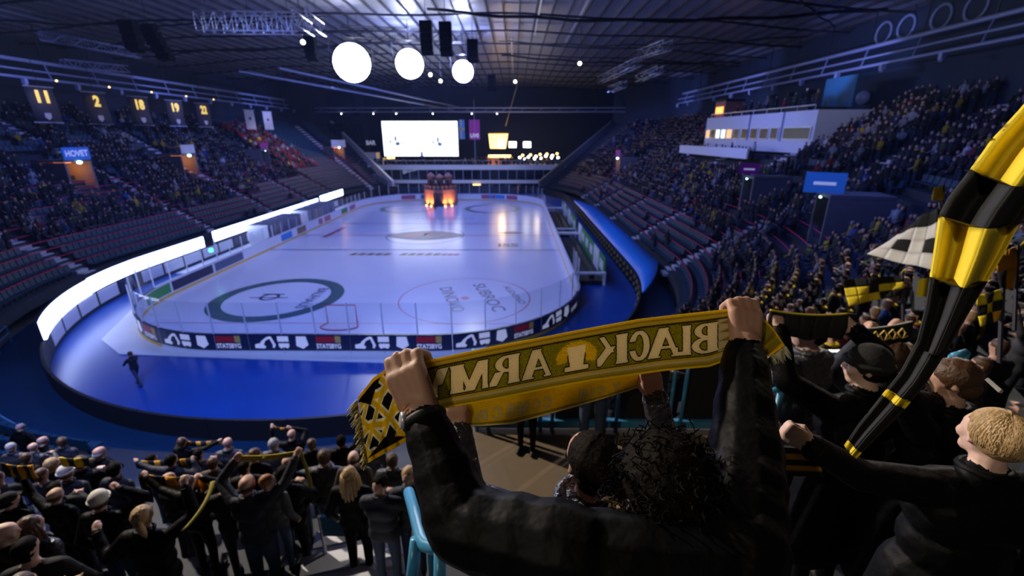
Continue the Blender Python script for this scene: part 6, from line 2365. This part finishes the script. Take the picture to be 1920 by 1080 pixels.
# ------------------------------------------------------------------ the big yellow scarf
def grid_mesh(name, P, Cv, parent, thick=.0028):
    nv, nu = P.shape[:2]
    # back layer a little farther away
    du = np.gradient(P, axis=1); dv = np.gradient(P, axis=0)
    n_ = np.cross(du, dv)
    n_ /= np.maximum(np.linalg.norm(n_, axis=2, keepdims=True), 1e-9)
    if n_[..., 1].mean() < 0:
        n_ = -n_
    Q = P + n_ * thick
    V = np.concatenate([P.reshape(-1, 3), Q.reshape(-1, 3)])
    i = (np.arange(nv - 1)[:, None] * nu + np.arange(nu - 1)[None]).ravel()
    f = np.stack([i, i + 1, i + 1 + nu, i + nu], 1)
    N = nv * nu
    g = f[:, ::-1] + N
    bd = []
    ring_ = list(range(nu)) + [k * nu + nu - 1 for k in range(1, nv)] + [(nv - 1) * nu + k for k in range(nu - 2, -1, -1)] + [k * nu for k in range(nv - 2, 0, -1)]
    for a, b in zip(ring_, ring_[1:] + ring_[:1]):
        bd.append((a, b, b + N, a + N))
    F_ = np.concatenate([f, g, np.array(bd)])
    org = V.min(0)
    me = bpy.data.meshes.new(name)
    me.vertices.add(len(V))
    me.vertices.foreach_set('co', (V - org).astype(np.float32).ravel())
    me.loops.add(len(F_) * 4)
    me.loops.foreach_set('vertex_index', F_.astype(np.int32).ravel())
    me.polygons.add(len(F_))
    me.polygons.foreach_set('loop_start', (np.arange(len(F_)) * 4).astype(np.int32))
    me.polygons.foreach_set('loop_total', np.full(len(F_), 4, np.int32))
    me.polygons.foreach_set('use_smooth', np.ones(len(F_), bool))
    me.update(calc_edges=True)
    at_ = me.color_attributes.new('Col', 'FLOAT_COLOR', 'POINT')
    cc = np.concatenate([Cv.reshape(-1, 3)] * 2)
    at_.data.foreach_set('color', np.concatenate([cc, np.ones((len(cc), 1))], 1).astype(np.float32).ravel())
    me.materials.append(M['knit'])
    o = bpy.data.objects.new(name, me)
    COL.objects.link(o)
    place(o, Vector(org), parent)
    return o


def edge_surface(top, bot, nu, nv, wav=.004, ph=0.0):
    top, bot = np.array(top, float), np.array(bot, float)

    def samp(E):
        d = np.concatenate([[0], np.cumsum(np.hypot(np.diff(E[:, 0]), np.diff(E[:, 1])))])
        d /= d[-1]
        u = np.linspace(0, 1, nu)
        return np.stack([np.interp(u, d, E[:, i]) for i in range(3)], 1)
    A, Bb = samp(top), samp(bot)
    # soften the corners of the polylines
    for _ in range(30):
        for E in (A, Bb):
            E[1:-1] = .25 * E[:-2] + .5 * E[1:-1] + .25 * E[2:]
    v = np.linspace(0, 1, nv)[:, None, None]
    S = A[None] * (1 - v) + Bb[None] * v
    u = np.linspace(0, 1, nu)[None]
    vv = np.linspace(0, 1, nv)[:, None]
    S[..., 2] += wav * np.sin(u * 23 + ph + vv * 2) * (.4 + vv) + .006 * np.sin(vv * 3.1)
    px, py, zc = S[..., 0], S[..., 1], S[..., 2]
    xc, yc = (px - 960) / F * zc, (py - 540) / F * zc
    fw = zc * math.cos(TH) - yc * math.sin(TH)
    up = -(yc * math.cos(TH) + zc * math.sin(TH))
    P = np.stack([xc * math.cos(PSI) - fw * math.sin(PSI), xc * math.sin(PSI) + fw * math.cos(PSI), CH + up], 2)
    return P, px


def glyph(ch, x, y):
    """x, y arrays 0..1 with y up, letter read the right way round -> mask"""
    def stem(a, b):
        c = (a + b) / 2
        w = (b - a) / 2 * (1 + .45 * np.clip(np.abs(y - .5) * 2 - .75, 0, 1) * 4 * .5)
        return np.abs(x - c) < w

    def bar(a, b, c, d):
        return (x > a) & (x < b) & (y > c) & (y < d)

    def dia(x0, x1, w):
        return np.abs(x - (x0 + (x1 - x0) * y)) < w

    def ring_(cx, cy, rx, ry, tx, ty):
        return (((x - cx) / rx) ** 2 + ((y - cy) / ry) ** 2 < 1) & ~(((x - cx) / (rx - tx)) ** 2 + ((y - cy) / (ry - ty)) ** 2 < 1)
    if ch == 'B':
        return stem(.04, .40) | ((x > .34) & (ring_(.42, .76, .46, .26, .26, .10) | ring_(.44, .26, .54, .28, .28, .10)))
    if ch == 'L':
        return stem(.1, .55) | bar(.1, .98, 0, .12) | bar(.84, .98, 0, .28)
    if ch == 'A':
        return (dia(.06, .46, .09) | dia(.86, .48, .17)) | bar(.25, .75, .28, .38) | bar(-.02, .24, 0, .06) | bar(.6, 1.02, 0, .06)
    if ch == 'C':
        return ring_(.52, .5, .5, .52, .30, .14) & ~((x > .68) & (y > .36) & (y < .66))
    if ch == 'K':
        return stem(.04, .40) | (dia(.32, .92, .09) & (y > .42)) | (dia(1.12, .28, .17) & (y < .62))
    if ch == 'R':
        return stem(.04, .40) | ((x > .34) & ring_(.42, .72, .46, .30, .26, .11)) | (dia(.98, .42, .16) & (y < .46))
    if ch == 'M':
        return stem(.02, .16) | stem(.66, .98) | dia(.50, .14, .14) | dia(.48, .74, .07)
    if ch == 'Y':
        return (stem(.34, .70) & (y < .5)) | (dia(.52, .14, .2) & (y > .42)) | (dia(.50, .92, .1) & (y > .42))
    return np.zeros_like(x, bool)


def dilate(m, n_):
    o_ = m.copy()
    for _ in range(n_):
        p_ = o_.copy()
        p_[1:] |= o_[:-1]; p_[:-1] |= o_[1:]
        p_[:, 1:] |= o_[:, :-1]; p_[:, :-1] |= o_[:, 1:]
        o_ = p_
    return o_


YEL, GLD, OLV, DRK, PAL = np.array((.80, .56, .02)), np.array((.60, .45, .07)), np.array((.34, .29, .018)), np.array((.035, .03, .006)), np.array((.82, .68, .40))
bs = empty('supporter_scarf', U(1080, 740, 1.0), 'big yellow supporter scarf with mirrored BLACK ARMY lettering held up in front', 'scarf')
NU, NV = 900, 130
P, px = edge_surface([(752, 690, .975), (815, 673, .985), (900, 655, 1.0), (1080, 620, 1.02), (1200, 598, 1.04), (1290, 588, 1.05), (1392, 577, 1.06)],
                     [(768, 786, .985), (838, 765, .99), (920, 751, 1.0), (1040, 727, 1.01), (1100, 716, 1.02), (1150, 709, 1.03), (1250, 695, 1.04), (1330, 688, 1.05), (1362, 676, 1.055), (1392, 660, 1.06)], NU, NV)
v = np.repeat(np.linspace(0, 1, NV)[:, None], NU, 1)
u = np.repeat(np.linspace(0, 1, NU)[None], NV, 0)
nz = rng.random((NV, NU))
Cv = np.zeros((NV, NU, 3))
base_c = np.where((np.sin(px * 2.1) * np.sin(v * 70) + nz * 1.2 - .5)[..., None] > .15, OLV * 1.5, OLV * .55)
Cv[:] = base_c
m_ = np.zeros((NV, NU), bool)
ly = (.745 - v) / (.745 - .215)
for ch, a, b in (('Y', 786, 838), ('M', 844, 916), ('R', 922, 975), ('A', 980, 1032), ('K', 1124, 1178), ('C', 1180, 1219), ('A', 1216, 1272), ('L', 1266, 1298), ('B', 1296, 1347)):
    lx = (b - px) / (b - a)                     # mirrored
    inside = (lx > -.08) & (lx < 1.08) & (ly > 0) & (ly < 1)
    m_ |= glyph(ch, lx, ly) & inside
# plain emblem between the words: pale cup shape with curls of yellow round it
ex, ey = (px - 1081) / 36, (v - .48) / .30
cup = (np.abs(ex) < .42 - .12 * ey) & (np.abs(ey) < .62) | ((np.abs(ex) < .62) & (ey > .62) & (ey < .9))
curl = np.zeros_like(cup)
for k in range(16):
    a = math.pi * (.95 + 1.15 * k / 15)
    for q in (.72, .98):
        curl |= ((ex - q * .92 * math.cos(a)) ** 2 + (ey - .05 - q * .85 * math.sin(a)) ** 2) < .028
outl = dilate(m_ | cup, 3)
Cv[outl] = DRK
Cv[curl & (nz > .12)] = YEL * .95
Cv[m_ | cup] = PAL
for a, b, c in ((0, .045, YEL), (.045, .085, GLD * .7), (.085, .125, GLD), (.125, .14, YEL * .7), (.14, .175, DRK * 1.5), (.785, .80, DRK), (.80, .845, GLD), (.845, .885, PAL * .7), (.885, .93, GLD * .75), (.93, .965, OLV), (.965, 1.01, YEL)):
    Cv[(v >= a) & (v < b)] = c
# zigzag border at the right end
zz = (px > 1347) & (v > .175) & (v < .785)
Cv[zz] = GLD * .55
tri = zz & (np.abs(((v * 6) % 1) - .5) * 2 > (px - 1347) / 40)
Cv[tri] = PAL * .7
Cv *= (.86 + .28 * nz)[..., None]
grid_mesh('woven_band', P, Cv, bs)
# left end with the interlaced pattern
NU2, NV2 = 150, 190
P, px2 = edge_surface([(764, 690, .975), (735, 684, .98), (700, 708, .99), (671, 745, 1.0)], [(770, 822, .99), (745, 838, .99), (718, 852, 1.0), (690, 868, 1.01)], NU2, NV2, .006, 1.0)
v = np.repeat(np.linspace(0, 1, NV2)[:, None], NU2, 1)
u = np.repeat(np.linspace(0, 1, NU2)[None], NV2, 0)
Cv = np.zeros((NV2, NU2, 3)) + np.array((.012, .012, .014))
WHT, YL2 = np.array((.80, .77, .62)), np.array((.70, .50, .02))
for f1 in ((u * 2.6 + v * 2.2 + .1) % 1, (u * 2.6 - v * 2.4 + .85) % 1, (v * 2.6 + .14 * np.sin(u * 9)) % 1):
    e = np.abs(f1 - .5)
    Cv[(e < .20)] = WHT
for f1 in ((u * 2.6 + v * 2.2 + .1) % 1, (u * 2.6 - v * 2.4 + .85) % 1, (v * 2.6 + .14 * np.sin(u * 9)) % 1):
    e = np.abs(f1 - .5)
    Cv[(e < .105)] = YL2
Cv[(v < .05)] = YEL
Cv[(v > .94)] = YEL * .9
crn = (v < .28 - .28 * np.abs(u - .75) * 3) & (v >= .05)
Cv[crn] = (.012, .012, .014)
crn = (v > .80 + .3 * np.abs(u - .55)) & (v <= .94)
Cv[crn] = (.02, .018, .012)
Cv *= (.85 + .3 * rng.random((NV2, NU2)))[..., None]
tl_ = grid_mesh('scarf_end', P, Cv, bs)


def fringe(a0, a1, z, dirs, n_, ln, parent, cols, seed):
    rg = random.Random(seed)
    mbs = [MB() for _ in cols]
    for k in range(n_):
        t = k / (n_ - 1)
        x, y = a0[0] + (a1[0] - a0[0]) * t, a0[1] + (a1[1] - a0[1]) * t
        dx, dy = dirs[0] + (dirs[2] - dirs[0]) * t + rg.uniform(-.3, .3), dirs[1] + (dirs[3] - dirs[1]) * t + rg.uniform(-.25, .25)
        l = ln * rg.uniform(.75, 1.15)
        pts = [U(x, y, z), U(x + dx * l * .5, y + dy * l * .45 + 2, z + rg.uniform(-.01, .01)), U(x + dx * l, y + dy * l + 3, z + rg.uniform(-.012, .012))]
        mbs[k % len(cols)].tube(pts, [.0026, .0022, .0012], 5)
    for q, (mb_, c) in enumerate(zip(mbs, cols)):
        tag(mb_.build('fringe', c, parent, True), kind='stuff')


mat('thread_pale', (.55, .52, .36), .9)
mat('thread_yellow', (.55, .40, .04), .9)
mat('thread_gold', (.34, .27, .10), .9)
fringe((670, 750), (687, 868), 1.005, (-1, 1, -.35, .6), 44, 16, bs, ('thread_pale', 'thread_gold', 'thread_yellow'), 1)
# right end
NU3, NV3 = 90, 110
P, px3 = edge_surface([(1392, 600, 1.06), (1425, 590, 1.06), (1450, 615, 1.065), (1472, 648, 1.07)], [(1392, 662, 1.06), (1405, 664, 1.06), (1420, 672, 1.065), (1432, 676, 1.07)], NU3, NV3, .006, 2.0)
v = np.repeat(np.linspace(0, 1, NV3)[:, None], NU3, 1)
u = np.repeat(np.linspace(0, 1, NU3)[None], NV3, 0)
Cv = np.zeros((NV3, NU3, 3)) + GLD * .62
Cv[(np.sin(u * 26) > .5)] = OLV
Cv[v < .06] = YEL
Cv[u > .93] = YEL * .85
Cv *= (.85 + .3 * rng.random((NV3, NU3)))[..., None]
grid_mesh('scarf_end', P, Cv, bs)
fringe((1472, 650), (1433, 678), 1.07, (.6, .8, .2, 1), 34, 19, bs, ('thread_pale', 'thread_gold', 'thread_pale'), 2)

# lower scarf of the second fan, faint mirrored letters
s2 = empty('lower_scarf', U(1000, 795, 1.42), 'second yellow scarf with faint mirrored letters hanging below the big one', 'scarf')
NU4, NV4 = 520, 80
P, px4 = edge_surface([(842, 772, 1.42), (940, 738, 1.42), (1060, 716, 1.42), (1180, 700, 1.42), (1236, 692, 1.42)], [(846, 796, 1.42), (900, 799, 1.42), (960, 795, 1.42), (1010, 782, 1.42), (1060, 768, 1.42), (1130, 748, 1.42), (1190, 728, 1.42), (1232, 712, 1.42)], NU4, NV4, .006, .5)
v = np.repeat(np.linspace(0, 1, NV4)[:, None], NU4, 1)
nz = rng.random((NV4, NU4))
Cv = np.zeros((NV4, NU4, 3)) + YEL * .72
yy = (.78 - v) / .4
for k, (ch, a, b) in enumerate((('R', 868, 884), ('R', 894, 914), ('C', 922, 942), ('B', 948, 964), ('M', 970, 992), ('C', 998, 1014), ('C', 1018, 1034), ('M', 1086, 1100), ('L', 1104, 1114), ('C', 1120, 1134), ('Y', 1150, 1162))):
    lx = (b - px4) / (b - a)
    g_ = glyph(ch, lx, yy) & (lx > 0) & (lx < 1) & (yy > 0) & (yy < 1)
    Cv[dilate(g_, 1)] = OLV
    Cv[g_] = PAL * .55
Cv[(v > .86) & (v < .94)] = OLV * .8
Cv[v >= .955] = PAL * .8
Cv *= (.8 + .4 * nz)[..., None]
grid_mesh('woven_band', P, Cv, s2)

# ------------------------------------------------------------------ fuse the figures, then set out the near crowd
run_bakes()
# packed dark-coated fans filling the near end terraces between the others
seen = [(f[0], f[1]) for f in FANS] + [t for f in FANS if not isinstance(f[2], str) for t in f[2] if t]
nf = 0
for k in range(6, 18):
    o_ = ROW0 + RUN * k + .42
    for s in np.arange(S_NE - 14, S_NE + 9, .56):
        s_ = s + float(rng.uniform(-.12, .12))
        if abs(s_ - aisle_s[7]) < .95:
            continue
        p, nn = at_s(s_, o_, row_z(k, s_))
        if p.x > -.9 or p.y < 1.2:
            continue
        hd_ = p + Vector((0, 0, 1.63)) - Vector((0, 0, CH))
        y_ = -hd_.x * math.sin(PSI) + hd_.y * math.cos(PSI)
        z_ = y_ * math.cos(TH) - hd_.z * math.sin(TH)
        x_ = hd_.x * math.cos(PSI) + hd_.y * math.sin(PSI)
        qx, qy = 960 + F * x_ / z_, 540 - F * (hd_.z * math.cos(TH) + y_ * math.sin(TH)) / z_
        if qx < -40 or qy > 1120:
            continue
        rad = .13 * F / z_
        if any(math.hypot(qx - a, (qy - b)) < rad for a, b in seen) or any(abs(qx - a) < rad * .5 and 0 < qy - b < rad * 1.3 for a, b in seen):
            continue
        if (590 < qx < 770 and qy > 905) or (230 < qx < 620 and qy > 925):
            continue
        if any((Vector((r_['hc'].x, r_['hc'].y, 0)) - Vector((p.x, p.y, 0))).length < .36 for r_ in RECS):
            continue
        key = ('stand', ['down', 'clap', 'down'][nf % 3], ['hair_dark', 'hair_brown', 'hair_dark', None, 'hair_brown', 'hair_blond'][int(rng.integers(6))])
        o = inst('person', VAR[key], p, None, math.atan2(-nn.y, -nn.x) - math.pi / 2 + float(rng.normal(0, .25)), (.006, .006, .008))
        zs = float(rng.uniform(.93, 1.03))
        o.scale = (zs, zs, zs)
        row_n = k
        tag(o, f'{HN[key[2]]} fan in dark coat, {PN[key[1]]}, near end row {row_n}', 'person', 'dark-coated fans packed in the near end')
        nf += 1
print('fill', nf)
o = lash.build('hair', 'hair_blond', rb['ob'], True)
sc_ring = MB().tube([(.10 * math.cos(a), .005 + .095 * math.sin(a), 1.47) for a in np.linspace(0, 2 * math.pi, 15)], .035, 6)
sc_ring.tube([(.07, .09, 1.46), (.09, .15, 1.30), (.08, .16, 1.02)], [.035, .03, .028], 5)
sc_me = {k: sc_ring.mesh('scarf', m_, True) for k, m_ in (('yellow', 'cloth_yellow'), ('black', 'cloth_black'))}
keys = [k for k in VAR if k[0] == 'stand']
kw = np.array([{'down': 4, 'clap': 3, 'up': .5, 'one': .6}[k[1]] * {'hair_dark': 4, 'hair_brown': 4, 'hair_blond': 1.6, None: 1.2}[k[2]] for k in keys])
kw /= kw.sum()
cells = {}
for i in sorted(IND):
    p, nn, k, s, left, right = crowd[i]
    key = keys[rng.choice(len(keys), p=kw)]
    if left and rng.random() < .6:
        key = [q for q in VAR if q[0] == 'sit'][rng.integers(3)]
    yaw = math.atan2(-nn.y, -nn.x) - math.pi / 2 + rng.normal(0, .3)
    col, cn = clothes(i, crowd[i])
    o = inst('person', VAR[key], p, None, yaw, tuple(float(q) for q in col))
    sz = float(rng.uniform(.93, 1.06))
    o.scale = (sz * 1.05, sz * 1.05, sz)
    has = rng.random()
    extra_ = ''
    if has < .3 and key[0] == 'stand':
        c_ = inst('scarf', sc_me['yellow'], (0, 0, 0), None)
        c_.parent = o
        c_.location = (0, 0, 0)
        extra_ = ' with yellow scarf'
    act = 'seated' if key[0] == 'sit' else PN[key[1]]
    tag(o, f'{HN[key[2]]} fan in {cn} jacket{extra_}, {act}, right row {k + 1}' if not left else f'{HN[key[2]]} fan in {cn} jacket, {act}, left stand row {k + 1}', 'person', 'fans standing in the right stand' if not left else 'fans in the left stand')

# several look-alikes in one row: say which, counted from the left
same = {}
for o in COL.objects:
    if o.get('category') == 'person' and o.parent is None:
        same.setdefault(o['label'], []).append(o)
for lb, ob in same.items():
    if len(ob) > 1:
        for n_, o in enumerate(sorted(ob, key=lambda q: math.atan2(q.location.x, q.location.y))):
            o['label'] = f'{lb}, {ORD(n_ + 1)} from left'
